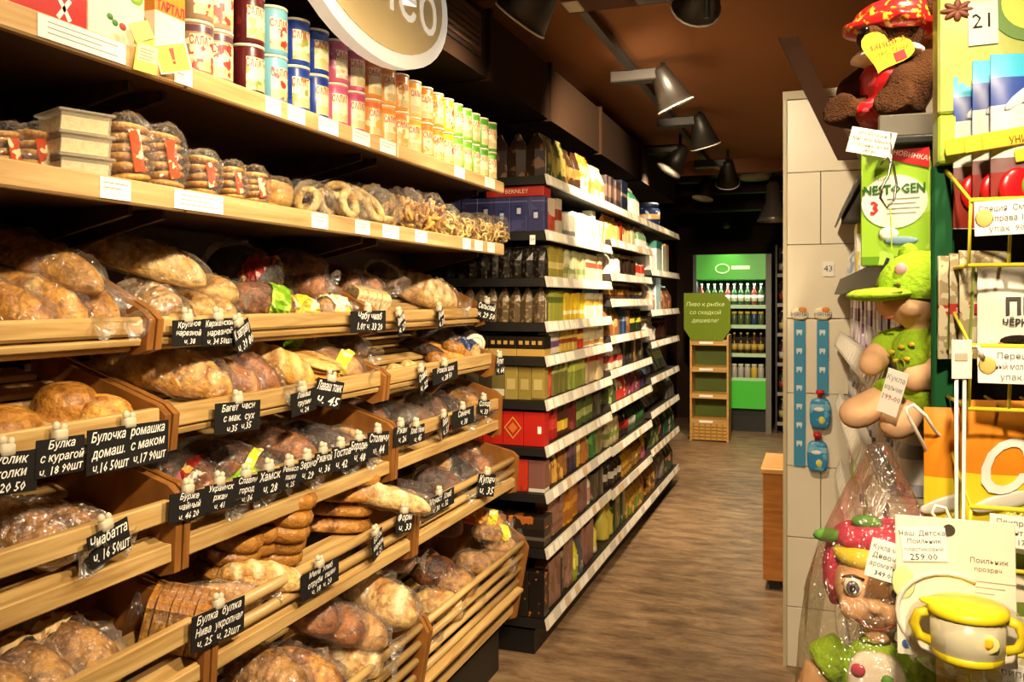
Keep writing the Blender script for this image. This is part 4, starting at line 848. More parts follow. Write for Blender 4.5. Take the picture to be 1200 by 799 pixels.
TINS = [(228, '9a7a5a', 'e0d0b0', '5a3a44', 'c83a2a', 'beige and plum'), (252, 'a88a68', 'd8c8a8', '5a3a44', 'c83a2a', 'beige'), (290, '4e1416', '6a2020', '4e1416', '7a8a3a', 'dark red'), (318, '6aa2b0', '8ab8c4', '6aa2b0', 'c8321e', 'light teal'),
        (345, '1c3a8a', '2a50a8', '16307a', '8a8a3a', 'royal blue'), (368, '1a3484', '2a50a8', '142a70', 'b8b060', 'deep blue'), (391, 'c25a78', 'd888a0', 'b84a6a', 'e0d0c0', 'rose pink'), (412, 'b8506e', 'd07a94', 'a84060', 'c8b890', 'dark pink'), (432, 'd8823a', 'f0c890', 'c8602a', 'c8a040', 'orange'),
        (449, 'e0a04a', 'f0d8a0', 'd07a2a', 'c89a40', 'light orange'), (465, 'dc9440', 'f0d49a', 'cc702a', 'c09038', 'amber orange'), (480, 'e6c070', 'f4e4b0', 'd8962e', 'c8b060', 'pale amber'), (494, 'd88a30', 'f0c070', 'c86a20', 'b88a40', 'strong orange'), (507, 'dc9a34', 'f0c878', 'c87820', 'b09040', 'honey orange'),
        (519, 'e6c82c', 'f2e480', 'd8b020', 'b83a2a', 'bright yellow'), (530, '7ab032', 'a8d060', '5a9a24', 'c8b070', 'lime green'), (541, '82b43a', 'b0d468', '5a9a24', 'c09a50', 'leaf green'), (551, '6aa02c', '9ac858', '4c8a1e', 'b8a060', 'grass green'), (561, '5c9a2a', '8cc050', '468220', 'c8a868', 'mid green'), (571, '549026', '84b84a', '3e7a1c', 'b89858', 'deep green')]
for px, base, band, ringc, namec, desc in TINS: tin(px, .0385, .118, base, band, ringc, namec, desc)
# cartons at the near end
def carton(name, label, px, x, dx, wy, h, m, yaw=0, z=Z1):
    y = Yat(px, x); return tag(MB().cbox(-dx, 0, -wy / 2, wy / 2, 0, h, .0015).obj(name, m, None, False, (x, y, z), (0, 0, R(yaw))), label, 'carton')
o = carton('flat_carton', 'flat red carton with cream oval picture on top shelf', 30, -1.222, .2, .25, .06, mat('b2201a', .4, var=.08))
MB().lathe([(.075, 0), (.075, .001), (0, .001)], 24, 0, Matrix.Translation((-.0005, -.06, .055)) @ Matrix.Rotation(R(90), 4, 'Y') @ Matrix.Scale(.42, 4, (1, 0, 0))).obj('picture', mat('eadcb8', .5), o)
MB().box(-.0005, .0012, -.12, .02, .045, .059).obj('yellow_band', mat('d8a83a', .5), o)
for a in (35, -35): MB().box(-.0005, .0012, -.004, .004, -.022, .022, 0, Matrix.Translation((0, .075, .026)) @ Matrix.Rotation(R(a), 4, 'X')).obj('white_cross', PAPER, o)
o = carton('cream_carton', 'cream carton with green leaf and red berry print', 138, -1.222, .12, .135, .2, pmat('ece2c8', ((.62, .66, 'c8b890'),), 'e0d2ae', 10))
for (y, z, c, r) in ((.0, .11, '6a9a2a', .014), (-.018, .045, '3f7a34', .008), (-.006, .037, '3f7a34', .008), (.012, .035, '9a3a2a', .009), (.045, .10, '8ab03a', .018)):
    MB().ell((0, y, z), (.0016, r, r * .8), 12, 6).obj('print_motif', mat(c, .5), o, True)
lettering('ТВОРОЖНЫЙ', .014, mat('5a8a3a', .6), o, (.001, 0, .13), FACE_PX)
o = carton('orange_carton', 'orange and white tartlet carton beside round tins', 200, -1.24, .075, .085, .155, pmat('ece0c4', ((.66, .97, 'd8872a'),), 'c88a50', 18))
lettering('ТАРТАЛ', .026, mat('a82a3a', .5), o, (.001, 0, .115), FACE_PX, fit=(.078, .03), bold=.0008)
# bright promotion cards clipped to the shelf edge
YEL = mat('f2e81e', .45); LIME = mat('b8cc3a', .5)
c1 = at(203, 68, -1.185)
t = thing('promo_card', 'yellow square card with red exclamation mark on shelf edge', 'card', None, tuple(c1), (0, 0, R(-42)))
Mr = Matrix.Rotation(R(14), 4, 'X')
MB().cbox(-.001, .001, -.03, .03, -.029, .029, .0005, 0, Mr).obj('card', mat('fbf7da', .4), t); MB().box(.001, .0015, -.027, .027, -.026, .026, 0, Mr).obj('yellow_face', YEL, t)
MB().prism([(-.0045, .019), (.0045, .019), (.0028, -.004), (-.0028, -.004)], .0015, .002, 'x', 0, Mr).ell((.0018, 0, -.009), (.0006, .0035, .0035), 10, 6, 0, Mr).obj('exclamation_mark', mat('b8401c', .5), t)
lettering('НОВИНКА', .0085, mat('c86a3a', .5), t, (.0017, .004, -.019), (R(90), R(-14), R(90)))
c2 = at(172, 68, -1.185)
t = thing('promo_card', 'pale yellow ticket with printed lines beside exclamation card', 'card', None, tuple(c2), (0, 0, R(-30)))
Mr = Matrix.Rotation(R(-8), 4, 'X')
MB().cbox(-.001, .001, -.021, .021, -.028, .028, .0005, 0, Mr).obj('card', mat('ecdf4a', .45), t); MB().box(.001, .0014, -.018, .018, -.008, .024, 0, Mr).obj('paper_slip', mat('f4ecb4', .6), t)
for k in range(4): MB().box(.0014, .0017, -.014, .012 - .004 * (k % 2), .014 - k * .006, .0155 - k * .006, 0, Mr).obj('printed_line', mat('8a8560', .6), t)
t = thing('promo_card', 'folded lime and straw paper flap above the yellow ticket', 'card', None, tuple(at(166, 40, -1.195)), (0, 0, R(-20)))
MB().box(-.001, .001, -.018, .022, -.012, .022, 0, Matrix.Rotation(R(25), 4, 'X')).obj('straw_flap', mat('dccf78', .6), t); MB().box(-.004, -.002, -.008, .026, -.022, .008, 0, Matrix.Rotation(R(-15), 4, 'X')).obj('lime_flap', LIME, t)
# paper tickets along both shelf edges
def ticket(x0, x1, z, label_shelf):
    a, b = Yat(x0, -1.2), Yat(x1, -1.2)
    t = tag(MB().box(-.0005, .0006, 0, b - a, -.019, .019).obj('price_ticket', PAPER, None, False, (-1.2018, a, z)), 'white paper price ticket on edge of the %s bread shelf' % label_shelf, 'price ticket', 'paper tickets on the %s bread shelf' % label_shelf)
    n = 3 if b - a < .12 else 4
    for k in range(n - 1):
        w_ = (b - a) * (.8 - .2 * (k % 2)); MB().box(.0006, .001, (b - a) * .1, (b - a) * .1 + w_, .009 - k * .009, .0105 - k * .009).obj('printed_line', mat('8a867c', .7), t)
for a, b in ((45, 148), (205, 226), (312, 330), (338, 358), (374, 397), (414, 434), (446, 464), (533, 545), (569, 580)): ticket(a, b, 1.949, 'top')
for a, b in ((118, 154), (205, 262), (366, 385), (417, 434), (449, 468), (487, 501), (543, 552), (557, 566), (572, 580)): ticket(a, b, 1.699, 'second')
# oval lit sign over the shelf
sg = thing('oval_sign', 'oval beige bread sign with white rim hung above the top shelf', 'sign', None, (-1.15, 2.09, 2.40))
n = 40
def oval(a, b): return [(a * math.cos(2 * math.pi * k / n), b * math.sin(2 * math.pi * k / n)) for k in range(n)]
MB().prism(oval(.435, .245), -.02, .02, 'x').obj('rim', mat('f2ead8', .4, emit=.25), sg); MB().prism(oval(.385, .205), .02, .024, 'x').obj('face', mat('ddc188', .5, emit=.1), sg)
lettering('Хлеб', .24, mat('fbf3e2', .5, emit=.3), sg, (.026, .06, -.02), FACE_PX)
for y in (-.2, .2): MB().tube([(0, y, .2), (0, y, .34)], .004, 6).obj('hanger', BLACK, sg)
# second shelf: stacked tubs
TUB = milky('tub', 'efe4cc', .72, .2)
for k in range(3):
    t = thing('food_tub', 'clear lidded tub of pale crumble, %s of the three stacked tubs' % ['bottom', 'middle', 'top'][k], 'tub', 'stacked tubs', (-1.30, Yat(88, -1.30), Z2 + k * .0405), (0, 0, R(-20)))
    MB().prism([(-.043, .0), (.043, 0), (.05, .032), (-.05, .032)], -.045, .045, 'y').obj('tub', TUB, t)
    MB().prism([(-.04, .002), (.04, .002), (.045, .026), (-.045, .026)], -.042, .042, 'y').obj('crumble', mat('e6cf9e', .9, var=.25, scale=90, bump=.6), t)
    MB().cbox(-.056, .056, -.051, .051, .032, .038, .002).obj('lid', TUB, t)
# bags of biscuits
BISC = crust('biscuit', 'dca650', 'b07628', 'f4dc9c', .6, 20)
bme = MB().ell((0, 0, 0), (.036, .036, .0085), 16, 6, 0, None, .75).mesh('biscuit', BISC, True)
FILMP = pmat('c8502a', (), 'f0e0b0', 40)
def biscuit_bag(px, n, sc, label, cols=1, x=-1.275, yaw=0):
    t = thing('biscuit_bag', label, 'biscuits', 'bags of stacked biscuits', (x, Yat(px, x), Z2), (0, 0, R(yaw))); h = .0185 * sc
    for cidx in range(cols):
        for k in range(n): o = ob('biscuit', bme, t, (rnd.uniform(-.004, .004), (cidx - (cols - 1) / 2) * .074 * sc + rnd.uniform(-.003, .003), h * (k + .5) + .002), (R(rnd.uniform(-6, 6)), R(rnd.uniform(-6, 6)), 0)); o.scale = (sc,) * 3
    SEED[0] += 1; me = bag_mesh(.074 * sc, .08 * sc * cols, n * h + .012, SEED[0], 0, 1.14, .1, pw=6)
    ob('plastic_bag', me, t)
    MB().cbox(.036 * sc, .0385 * sc, -.014 * sc, .012 * sc, h * 1.2, h * (n - .8), .001, 0, Matrix.Rotation(R(12), 4, 'X')).obj('printed_band', FILMP, t)
biscuit_bag(148, 6, 1.08, 'tallest biscuit bag right beside the tubs', 1); biscuit_bag(190, 6, 1.05, 'tall biscuit bag next to the tallest one', 1)
biscuit_bag(236, 5, .95, 'biscuit bag with orange band, middle of five'); biscuit_bag(270, 5, .85, 'short biscuit bag after the orange banded one'); biscuit_bag(297, 5, .85, 'short biscuit bag beside upright biscuits')
biscuit_bag(40, 5, .9, 'biscuit bag half hidden behind the tubs', 1, -1.36); biscuit_bag(8, 5, .85, 'biscuit bag deep in the shelf shade', 1, -1.38)
t = thing('biscuit_bag', 'bag of round biscuits standing on edge', 'biscuits', None, (-1.28, Yat(322, -1.28), Z2), (0, 0, R(10)))
for k in range(5): ob('biscuit', bme, t, (0, -.03 + k * .015, .037), (R(82), 0, 0))
ob('plastic_bag', bag_mesh(.08, .09, .08, 91, 0, 1.1, .1, pw=5), t)
# bags of large dry rings
RINGM = crust('dry_ring', 'e6c67e', 'c89a4a', 'fff0c8', .5, 12)
rme = MB().tube([(.033 * math.cos(a), .033 * math.sin(a), 0) for a in [2 * math.pi * k / 16 for k in range(16)]], .0125, 9, closed=True).mesh('dry_ring', RINGM, True)
def ring_bag(px, poses, label, L=.13, W=.14, H=.1, x=-1.285, prints=None):
    t = thing('ring_bag', label, 'bread rings', 'bags of large dry bread rings', (x, Yat(px, x), Z2))
    for (dx, dy, dz, rx, ry, sc) in poses: o = ob('dry_ring', rme, t, (dx, dy, dz), (R(rx), R(ry), 0)); o.scale = (sc,) * 3
    SEED[0] += 1; ob('plastic_bag', bag_mesh(L, W, H, SEED[0], -1, 1.08, .14, pw=4), t, (0, 0, 0), (0, R(28), 0))
ring_bag(398, [(.03, 0, .047, 0, 80, 1), (.0, .03, .047, 10, 70, 1), (-.03, -.02, .05, 0, 75, 1), (.0, -.01, .085, 30, 30, .9), (-.02, .05, .05, 0, 60, 1)], 'bag of dry rings with one ring flat to the front')
ring_bag(432, [(.03, -.02, .045, 0, 65, 1), (.02, .035, .02, 0, 5, 1), (-.02, .02, .06, 20, 60, 1), (.0, -.04, .085, 0, 40, .95), (-.03, -.01, .04, 0, 85, 1)], 'bag of dry rings with tall twisted top', .13, .14, .115)
ring_bag(360, [(.0, 0, .04, 70, 20, .9), (.02, -.03, .035, 80, 0, .9), (-.03, .03, .05, 60, 30, .9)], 'small bag of rings leaning on standing biscuits', .1, .1, .09)
# bags of small rings and twigs, too many to count
def cracker_bag(px, seed, label, L, W, H, n, r, x=-1.29):
    q = random.Random(seed); t = thing('cracker_bag', label, 'crackers', 'bags of small crackers', (x, Yat(px, x), Z2)); mb = MB()
    for k in range(n):
        f = q.random(); c = Vector((q.uniform(-.42, .42) * L, q.uniform(-.42, .42) * W, 0)); top = H * .8 * math.sqrt(max(0, 1 - (c.x / L * 2) ** 2 * .6 - (c.y / W * 2) ** 2 * .6)); c.z = r + f * max(.0, top - r)
        M = Matrix.Translation(c) @ Euler((q.uniform(0, 3), q.uniform(0, 3), q.uniform(0, 6))).to_matrix().to_4x4()
        if seed % 2: mb.tube([(-r * 1.6, 0, 0), (0, 0, r * .3), (r * 1.6, 0, 0)], r * .42, 5, 0, M)
        else: mb.tube([(r * math.cos(a), r * math.sin(a), 0) for a in [2 * math.pi * j / 8 for j in range(8)]], r * .33, 5, 0, M, True)
    tag(mb.obj('crackers', RINGM if seed % 2 == 0 else BISC, t, True), kind='stuff')
    ob('plastic_bag', bag_mesh(L, W, H, seed, -1, 1.06, .12, pw=4), t)
cracker_bag(468, 3, 'bag of short bread sticks beside the dry rings', .15, .14, .135, 90, .015); cracker_bag(494, 5, 'bag of thick bread twigs next to bread sticks', .15, .15, .14, 90, .017); cracker_bag(515, 4, 'bag of small rings beside thick twigs', .14, .14, .115, 110, .014)
cracker_bag(537, 6, 'bag of fine rings, lowest on the second shelf', .14, .14, .10, 110, .012); cracker_bag(556, 8, 'bag of small oval rings next to last bag', .15, .14, .115, 130, .012); cracker_bag(573, 10, 'last bag of small rings beside blue cartons', .16, .14, .12, 150, .012)
# ------------------------------------------------------------------ things fixed to the tiled column
def on_col(px, py):
    d = 3.655 / (CT + ST * (px - 600) / 1000 / 1.0) if False else None
    k = (px - 600) / 1000; d = 3.655 / (k * ST + CT); return Vector((d * (k * CT - ST), 3.655, CAM_H - (py - 350) / 1000 * d))
SKYB = mat('3f8fb8', .5); SKYW = mat('d8e6e8', .5)
for i, px in enumerate((937, 964)):
    a, b_ = on_col(px, 376), on_col(px, 546 if i == 0 else 462)
    t = thing('hanging_strip', ['pale blue hanging strip on tiled column, empty of goods', 'pale blue hanging strip holding two drink pouches'][i], 'display strip', None, (a.x, a.y, a.z))
    MB().box(-.022, .022, -.004, -.001, b_.z - a.z, 0).obj('strip', SKYB, t)
    for k in range(int((a.z - b_.z) / .075)):
        MB().box(-.012, .01, -.005, -.004, -.05 - k * .075, -.036 - k * .075).box(-.011, -.006, -.005, -.004, -.058 - k * .075, -.05 - k * .075).box(.003, .008, -.005, -.004, -.058 - k * .075, -.05 - k * .075).obj('white_motif', SKYW, t)
    MB().ell((0, -.006, .03), (.034, .004, .024), 16, 6, 0, None, .8).obj('header', mat('f0e2c0', .4), t, True)
    MB().ell((.012, -.009, .045), (.016, .003, .012), 12, 6).obj('orange_spot', mat('d88a3a', .5), t, True)
    lettering('НЯНЯ', .022, mat('2c5a9a', .5), t, (-.002, -.0112, .026), FACE_MY)
for i, (px, py) in enumerate(((961, 482), (958, 532))):
    a = on_col(px, py)
    t = thing('drink_pouch', ['blue drink pouch with red cap, upper of two on column', 'blue drink pouch with red cap, lower of two on column'][i], 'drink pouch', 'drink pouches on the column', (a.x, a.y - .02, a.z))
    MB().ell((0, 0, -.005), (.04, .015, .062), 14, 10, 0, None, .55).obj('pouch', pmat('2f86bc', ((.62, .8, '8ac0d8'),), '6ab0d8', 40), t, True)
    MB().lathe([(.011, .06), (.011, .072), (.016, .073), (.016, .088), (0, .089)], 12).obj('cap', mat('c8201c', .4), t, True)
    MB().ell((.006, -.012, -.03), (.014, .005, .018), 10, 8).obj('pear_picture', mat('d8d060', .5), t, True)
    MB().ell((-.004, -.014, .012), (.02, .003, .009), 10, 6).obj('white_mark', PAPER, t, True)
a = on_col(972, 315)
o = tag(MB().box(-.022, .022, -.001, 0, -.03, .03).obj('number_sticker', PAPER, None, False, (a.x - .004, a.y + .001, a.z)), 'white sticker reading 43 on the tiled column', 'sticker')
lettering('43', .036, mat('2c3c6a', .5), o, (0, -.0015, 0), FACE_MY)

# low wooden cabinet behind the column
a = atd(894, 690, 4.4)
t = thing('wooden_cabinet', 'low orange wood cabinet standing behind the tiled column', 'cabinet', None, (a.x, a.y, 0))
CW = wood('cabinet_wood', 'a8662a', 'c8843c', (4, 40, 40), .4)
MB().cbox(0, .5, 0, .45, .05, .60, .004).obj('body', CW, t); MB().cbox(-.012, .51, -.012, .46, .60, .628, .004).obj('top', wood('cabinet_top', 'c88a44', 'dca660', (4, 40, 40), .4), t)
for x in (.03, .42):
    for y in (.03, .4): MB().box(x, x + .05, y, y + .04, 0, .05).obj('foot', BLACK, t)

# ------------------------------------------------------------------ baby goods shelving on the right, slightly turned
RA = .022
RU = (.062, 3.62, 0)
u = thing('shelving_unit', 'white metal baby goods shelving between column and green stand', 'shelving', None, RU, (0, 0, RA))
RL = 1.88
RZ = [1.825, 1.56, 1.356, 1.12, .85, .60, .34, .12]
MB().box(.44, .46, -RL, 0, 0, 2.0).obj('back_panel', mat('b8b0a0', .6), u); MB().box(.03, .44, -RL + .01, -.01, 0, .09).obj('plinth', BLACKM, u)
for y in (-RL + .015, -.015): MB().box(.41, .44, y - .015, y + .015, 0, 2.0).obj('upright', mat('a8a090', .5), u)
for k, z in enumerate(RZ):
    dark = k < 2
    sh = MB().box(.02, .44, -RL, 0, z - .03, z - .002).obj('shelf', BLACKM if dark else mat('c8c0b0', .5), u)
    M = Matrix.Translation((.008, 0, z - .012)) @ Matrix.Rotation(R(20), 4, 'Y')
    rl = MB().box(-.003, .003, -RL + .002, -.002, -.032, .03, 0, M).obj('price_rail', BLACK if dark else mat('d6d0c6', .35), sh)
    if not dark:
        mb = MB(); y = -RL + .03
        while y < -.08:
            mb.box(-.0045, -.0032, y, y + .06, -.024, .022, 0, M); y += .075
        tag(mb.obj('price_tickets', mat('f0ece4', .6), rl), kind='stuff')
MB().cbox(.0, .2, -RL - .012, -RL, 1.80, 1.842, .003).obj('end_trim', mat('8a857c', .3, .8), u)
MB().cbox(.015, .2, -RL - .02, -RL, 1.785, 1.80, .003).obj('end_bracket', BLACK, u)
def right_fill(k, specs):
    y = -RL + .05; z = RZ[k]; Mz = Matrix.Rotation(RA, 4, 'Z')
    where = 'on the %s shelf of the baby goods shelving' % (ORD[k] if k < len(RZ) - 1 else 'bottom')
    i = 0
    while y < -.09:
        kind, w, h, base, bands, blot, lab, desc = specs[(i // 3) % len(specs)]; i += 1
        h = min(h, (RZ[k - 1] - z - .05) if k else 9)
        p = Vector(RU) + Mz @ Vector((.04 + rnd.random() * .01, y + w / 2, z))
        o = ob(NAME[kind], pack(kind, w, min(.1, w), h, base, bands, blot, lab), None, p, (0, 0, R(180) + RA))
        tag(o, desc + ' ' + where, CAT[kind], desc + 's ' + where); y += w + .006
right_fill(1, [('box', .09, .19, 'd8c030', B_((.5, .8, 'e8e4d8')), '3a6ab0', None, 'yellow baby food carton'), ('pouch', .1, .16, 'e0dcd4', (), '7a9ac8', None, 'white baby food bag')])
right_fill(2, [('box', .07, .15, 'c8b8d0', B_((.2, .6, 'e8e4ea')), '8a5a8a', None, 'lilac baby food carton'), ('box', .07, .14, 'd8ccd4', B_((.5, .8, '6a4a7a')), None, None, 'white and purple carton')])
right_fill(3, [('jar', .06, .12, 'a8a8b8', B_((.2, .6, 'e8e4e0')), None, 'd8d4d8', 'white labelled baby food jar'), ('jar', .06, .1, '6a5a6a', B_((.2, .6, 'd8d4e0')), None, 'e8e4e4', 'purple baby food jar')])
right_fill(4, [('pouch', .08, .15, '8aa83a', (), 'e8e8d8', None, 'green baby puree pouch'), ('box', .06, .14, 'c88aa0', (), 'f0e0e4', None, 'pink baby biscuit carton'), ('jar', .065, .13, '4a6aa8', B_((.2, .6, 'e8e8f0')), None, 'e8c030', 'blue baby puree jar')])
right_fill(5, [('box', .07, .13, '3a5a9a', (), 'c8d4e8', None, 'blue juice carton'), ('box', .07, .13, 'd8b030', (), '8a3a28', None, 'yellow juice carton'), ('jar', .065, .12, 'e0d8c8', (), '8aa848', 'c8c4bc', 'cream puree jar')])
right_fill(6, [('bottle', .07, .18, 'c8c4b8', (), None, '3a6ab8', 'white milk bottle'), ('box', .08, .16, '6a8ab8', (), 'e8e4d8', None, 'pale blue porridge carton')])

# price slips, hooks ------------------------------------------------
def slip(name, label, p, w, h, lines, face=TH, tilt=0, m=None, cat='price tag', lean=0):
    """small card hanging with its face to the aisle; local x = width, local -y = face"""
    t = thing(name, label, cat, None, tuple(p), (0, 0, face - R(22)))
    M = Matrix.Rotation(R(lean), 4, 'X') @ Matrix.Rotation(R(tilt), 4, 'Y')
    MB().cbox(-w / 2, w / 2, -.0008, .0008, -h / 2, h / 2, .0004, 0, M).obj('card', m or PAPER, t)
    n = len(lines)
    for i, (s, c) in enumerate(lines):
        o = lettering(s, h / n * .72, mat(c, .7), t, tuple(M @ Vector((0, -.0014, h * .42 - h / n * (i + .5) * .88))), (R(90) + R(lean), R(tilt), 0), fit=(w * .86, h / n * .7))
    return t

# formula carton standing on the shelf end
p = atd(1041, 301, 1.60)
t = thing('formula_carton', 'green and white baby formula carton with red corner flash', 'carton', None, (p.x + .01, p.y, 1.562), (0, 0, R(-106)))
MB().cbox(-.075, 0, -.06, .06, 0, .215, .002).obj('box', pmat('9cc83a', ((.0, .08, '6a9a24'),), 'b4d85a', 9), t)
MB().lathe([(.058, 0), (.058, .0012), (0, .0012)], 28, 0, Matrix.Translation((.0, 0, .12)) @ Matrix.Rotation(R(90), 4, 'Y') @ Matrix.Scale(.86, 4, (1, 0, 0))).obj('white_oval', mat('f2f0e2', .4), t)
MB().prism([(-.0605, .178), (-.0605, .2155), (-.0605 + .12, .2155)], .0005, .0016, 'x', 0, Matrix.Scale(-1, 4, (0, 1, 0))).obj('red_flash', mat('c8242a', .4), t)
lettering('NESTOGEN', .024, mat('2f6a2c', .5), t, (.0022, 0, .142), FACE_PX, fit=(.108, .03), bold=.0007); lettering('3', .034, mat('c8242a', .5), t, (.0022, -.034, .108), FACE_PX, bold=.001)
lettering('Nestle', .010, mat('6a6a60', .5), t, (.0022, -.02, .164), FACE_PX); lettering('НОВИНКА!', .0125, mat('f4e8e0', .5), t, (.002, .03, .203), (R(90), R(16), R(90)))
for k in range(4): MB().box(.0012, .0018, -.012, .044 - .006 * (k % 2), .124 - k * .009, .1255 - k * .009).obj('printed_line', mat('8a8a80', .6), t)
MB().ell((.001, -.01, .06), (.002, .018, .012), 12, 6).obj('bird_mark', mat('eef0e8', .5), t, True); MB().ell((.001, .012, .046), (.002, .03, .008), 12, 6).obj('blue_mark', mat('7a9ab8', .5), t, True)
MB().box(-.07, -.01, .0595, .0612, .02, .19).obj('side_text_panel', mat('5a6a3a', .5, var=.3, scale=120), t)

# ------------------------------------------------------------------ plush bear on the top shelf
def soft(name, mb, m, parent, vox=.006, it=6):
    o = mb.obj(name, m, parent, True)
    r = o.modifiers.new('remesh', 'REMESH'); r.mode = 'VOXEL'; r.voxel_size = vox; r.use_smooth_shade = True
    s = o.modifiers.new('smooth', 'SMOOTH'); s.factor = .5; s.iterations = it
    return o
PLUSH = mat('4a2c16', .95, var=.35, scale=220, bump=.8)
p = atd(1066, 155, 1.66)
t = thing('plush_bear', 'brown plush bear in red dress sitting on the top baby shelf', 'toy bear', None, (p.x, p.y + .03, 1.845), (0, 0, TH + R(180) + R(30))); t.scale = (.9, .9, .8)
mb = MB().ell((0, -.03, .10), (.07, .075, .10), 16, 12).ell((.02, -.03, .225), (.068, .07, .065), 16, 12).ell((.075, -.03, .212), (.035, .04, .032))
mb.ell((.045, .035, .075), (.05, .042, .058), 14, 10).tube([(-.01, .045, .15), (.02, .06, .11), (.05, .045, .08)], [.034, .036, .036], 12)
mb.tube([(-.01, -.1, .15), (.03, -.12, .11), (.06, -.1, .09)], [.034, .036, .036], 12)
mb.tube([(.03, .02, .04), (.07, .03, .032), (.105, .035, .045)], [.042, .038, .046], 12).tube([(.03, -.08, .04), (.08, -.09, .034), (.12, -.09, .045)], [.042, .038, .046], 12)
mb.ell((-.005, .035, .275), (.018, .028, .028)).ell((-.005, -.095, .275), (.018, .028, .028))
soft('body', mb, PLUSH, t, .007)
for y in (-.055, -.005): MB().ell((.078, y, .245), (.008, .008, .009), 10, 8).obj('eye', mat('0a0808', .1), t, True)
MB().ell((.108, -.03, .222), (.009, .013, .010), 10, 8).obj('nose', mat('120a08', .2), t, True)
REDC = pmat('c01c1c', (), 'e0a030', 60); 
soft('head_scarf', MB().ell((.0, -.03, .262), (.085, .085, .055), 18, 10, 0, None, .9, .12, 3).ell((.05, -.03, .245), (.05, .095, .026), 16, 8, 0, None, .8, .15, 5), REDC, t, .006, 3)
soft('scarf_bow', MB().ell((-.075, .03, .25), (.03, .045, .035), 14, 8, 0, None, 1, .2, 2).ell((-.085, -.05, .235), (.03, .045, .03), 14, 8, 0, None, 1, .2, 7), mat('d88a24', .8, var=.2, scale=60), t, .006, 3)
soft('collar', MB().ell((.03, -.03, .172), (.068, .08, .022), 18, 8, 0, None, .9, .2, 4), mat('e8dcd0', .8, var=.1), t, .006, 2)
soft('dress', MB().ell((-.005, -.035, .10), (.078, .083, .088), 18, 12, 0, None, 1, .08, 6).ell((.02, -.06, .03), (.09, .10, .035), 18, 8, 0, None, 1, .12, 8), pmat('b8141c', (), 'd8505a', 45), t, .007, 4)
c_ = MB(); pts = []
for k in range(28):
    a = 2 * math.pi * k / 28; pts.append((.0021 * 16 * math.sin(a) ** 3 * 1.15, .0021 * (13 * math.cos(a) - 5 * math.cos(2 * a) - 2 * math.cos(3 * a) - math.cos(4 * a))))
q = atd(1038, 60, 1.56)
bear = t; bm = Matrix.LocRotScale(bear.location, bear.rotation_euler, bear.scale)
h_ = MB().prism(pts, -.001, .001, 'y', 0, Matrix.Rotation(R(18), 4, 'Y')).obj('heart_tag', mat('e8d82c', .4), bear, False, tuple(q), (0, 0, TH - R(22))); h_.matrix_parent_inverse = bm.inverted(); h_.scale = (1.2, 1.2, 1.2); h_['label'] = 'yellow heart shaped paper tag'
lettering('МИШКА', .013, mat('8a4a1c', .5), h_, (.004, -.002, .011), (R(90), R(-14), 0)); lettering('СЛАСТЁНА', .0105, mat('8a4a1c', .5), h_, (.006, -.002, -.001), (R(90), R(-14), 0))
MB().box(.008, .024, -.0018, -.001, -.022, -.008, 0, Matrix.Rotation(R(-20), 4, 'Y')).obj('red_seal', mat('b8242a', .5), h_)
slip('price_slip', 'white slip priced 289.00 hanging under the plush bear', atd(1021, 167, 1.50), .075, .045, [('ИП Магазин', '7a7a74'), ('Мяг. игр. Мишка', '4a4a48'), ('сластёна 289-88', '6a6a66'), ('289.00', '2a2a2a')], TH, 14)
hk = atd(1043, 215, 1.47)
o = MB().tube([hk + Vector((CT, ST, 0)) * x * .0014 + Vector((0, 0, -y * .0014)) for x, y in ((2, -62), (2, -30), (-2, -10), (-10, 5), (-12, 18), (-4, 30), (5, 20), (8, 0), (4, -22), (-4, -34), (-12, -22))], .0022, 6).obj('wire_hook', CHROME, None, True)
tag(o, 'bent chrome wire hook in front of formula carton', 'hook')
o = MB().tube([hk + Vector((CT, ST, 0)) * x * .0014 + Vector((0, 0, -y * .0014)) for x, y in ((0, 30), (1, 50), (2, 82))], .0012, 5).obj('hanging_string', mat('b8d048', .7), None)
tag(o, 'thin lime string between hook and doll cap', 'string')

# ------------------------------------------------------------------ soft doll in lime cap
SKIN = mat('e3b48a', .8, var=.06, scale=60); LIMEF = mat('9cc42e', .95, var=.18, scale=120, bump=.5); LIME2 = mat('c9d24a', .9, var=.3, scale=40)
p = atd(1078, 472, 1.50)
t = thing('cloth_doll', 'soft doll in lime green cap and suit hanging by a hook', 'doll', None, tuple(p), (0, 0, TH + R(180 + 14)))
mb = MB().ell((.014, 0, .192), (.056, .057, .058), 18, 14).ell((.06, 0, .175), (.016, .02, .014)).ell((.0, .056, .19), (.012, .010, .016)).ell((.0, -.056, .19), (.012, .010, .016)).ell((0, 0, .135), (.025, .026, .02))
mb.ell((.042, .03, .17), (.022, .022, .02)).ell((.042, -.03, .17), (.022, .022, .02))
soft('head', mb, SKIN, t, .005)
for y in (.026, -.026): MB().ell((.066, y, .192), (.004, .007, .010), 10, 8).obj('eye', mat('241610', .2), t, True); MB().ell((.067, y * 1.0, .206), (.003, .010, .003), 8, 6).obj('brow', mat('5a3a24', .6), t, True)
MB().tube([(.064, -.014, .152), (.068, 0, .149), (.064, .014, .152)], .0022, 6).obj('mouth', mat('b85a4a', .6), t, True)
mb = MB()
for i in range(9):      # cap crown, open below
    f = i / 8 * math.pi / 2 * 1.12
    for j in range(22):
        a = 2 * math.pi * j / 22; rr = .067 * math.sin(f if f < 1.45 else 1.45 + (f - 1.45) * .3)
        mb.v.append((-.002 + rr * math.cos(a) * 1.06, rr * math.sin(a), .196 + .068 * math.cos(f)))
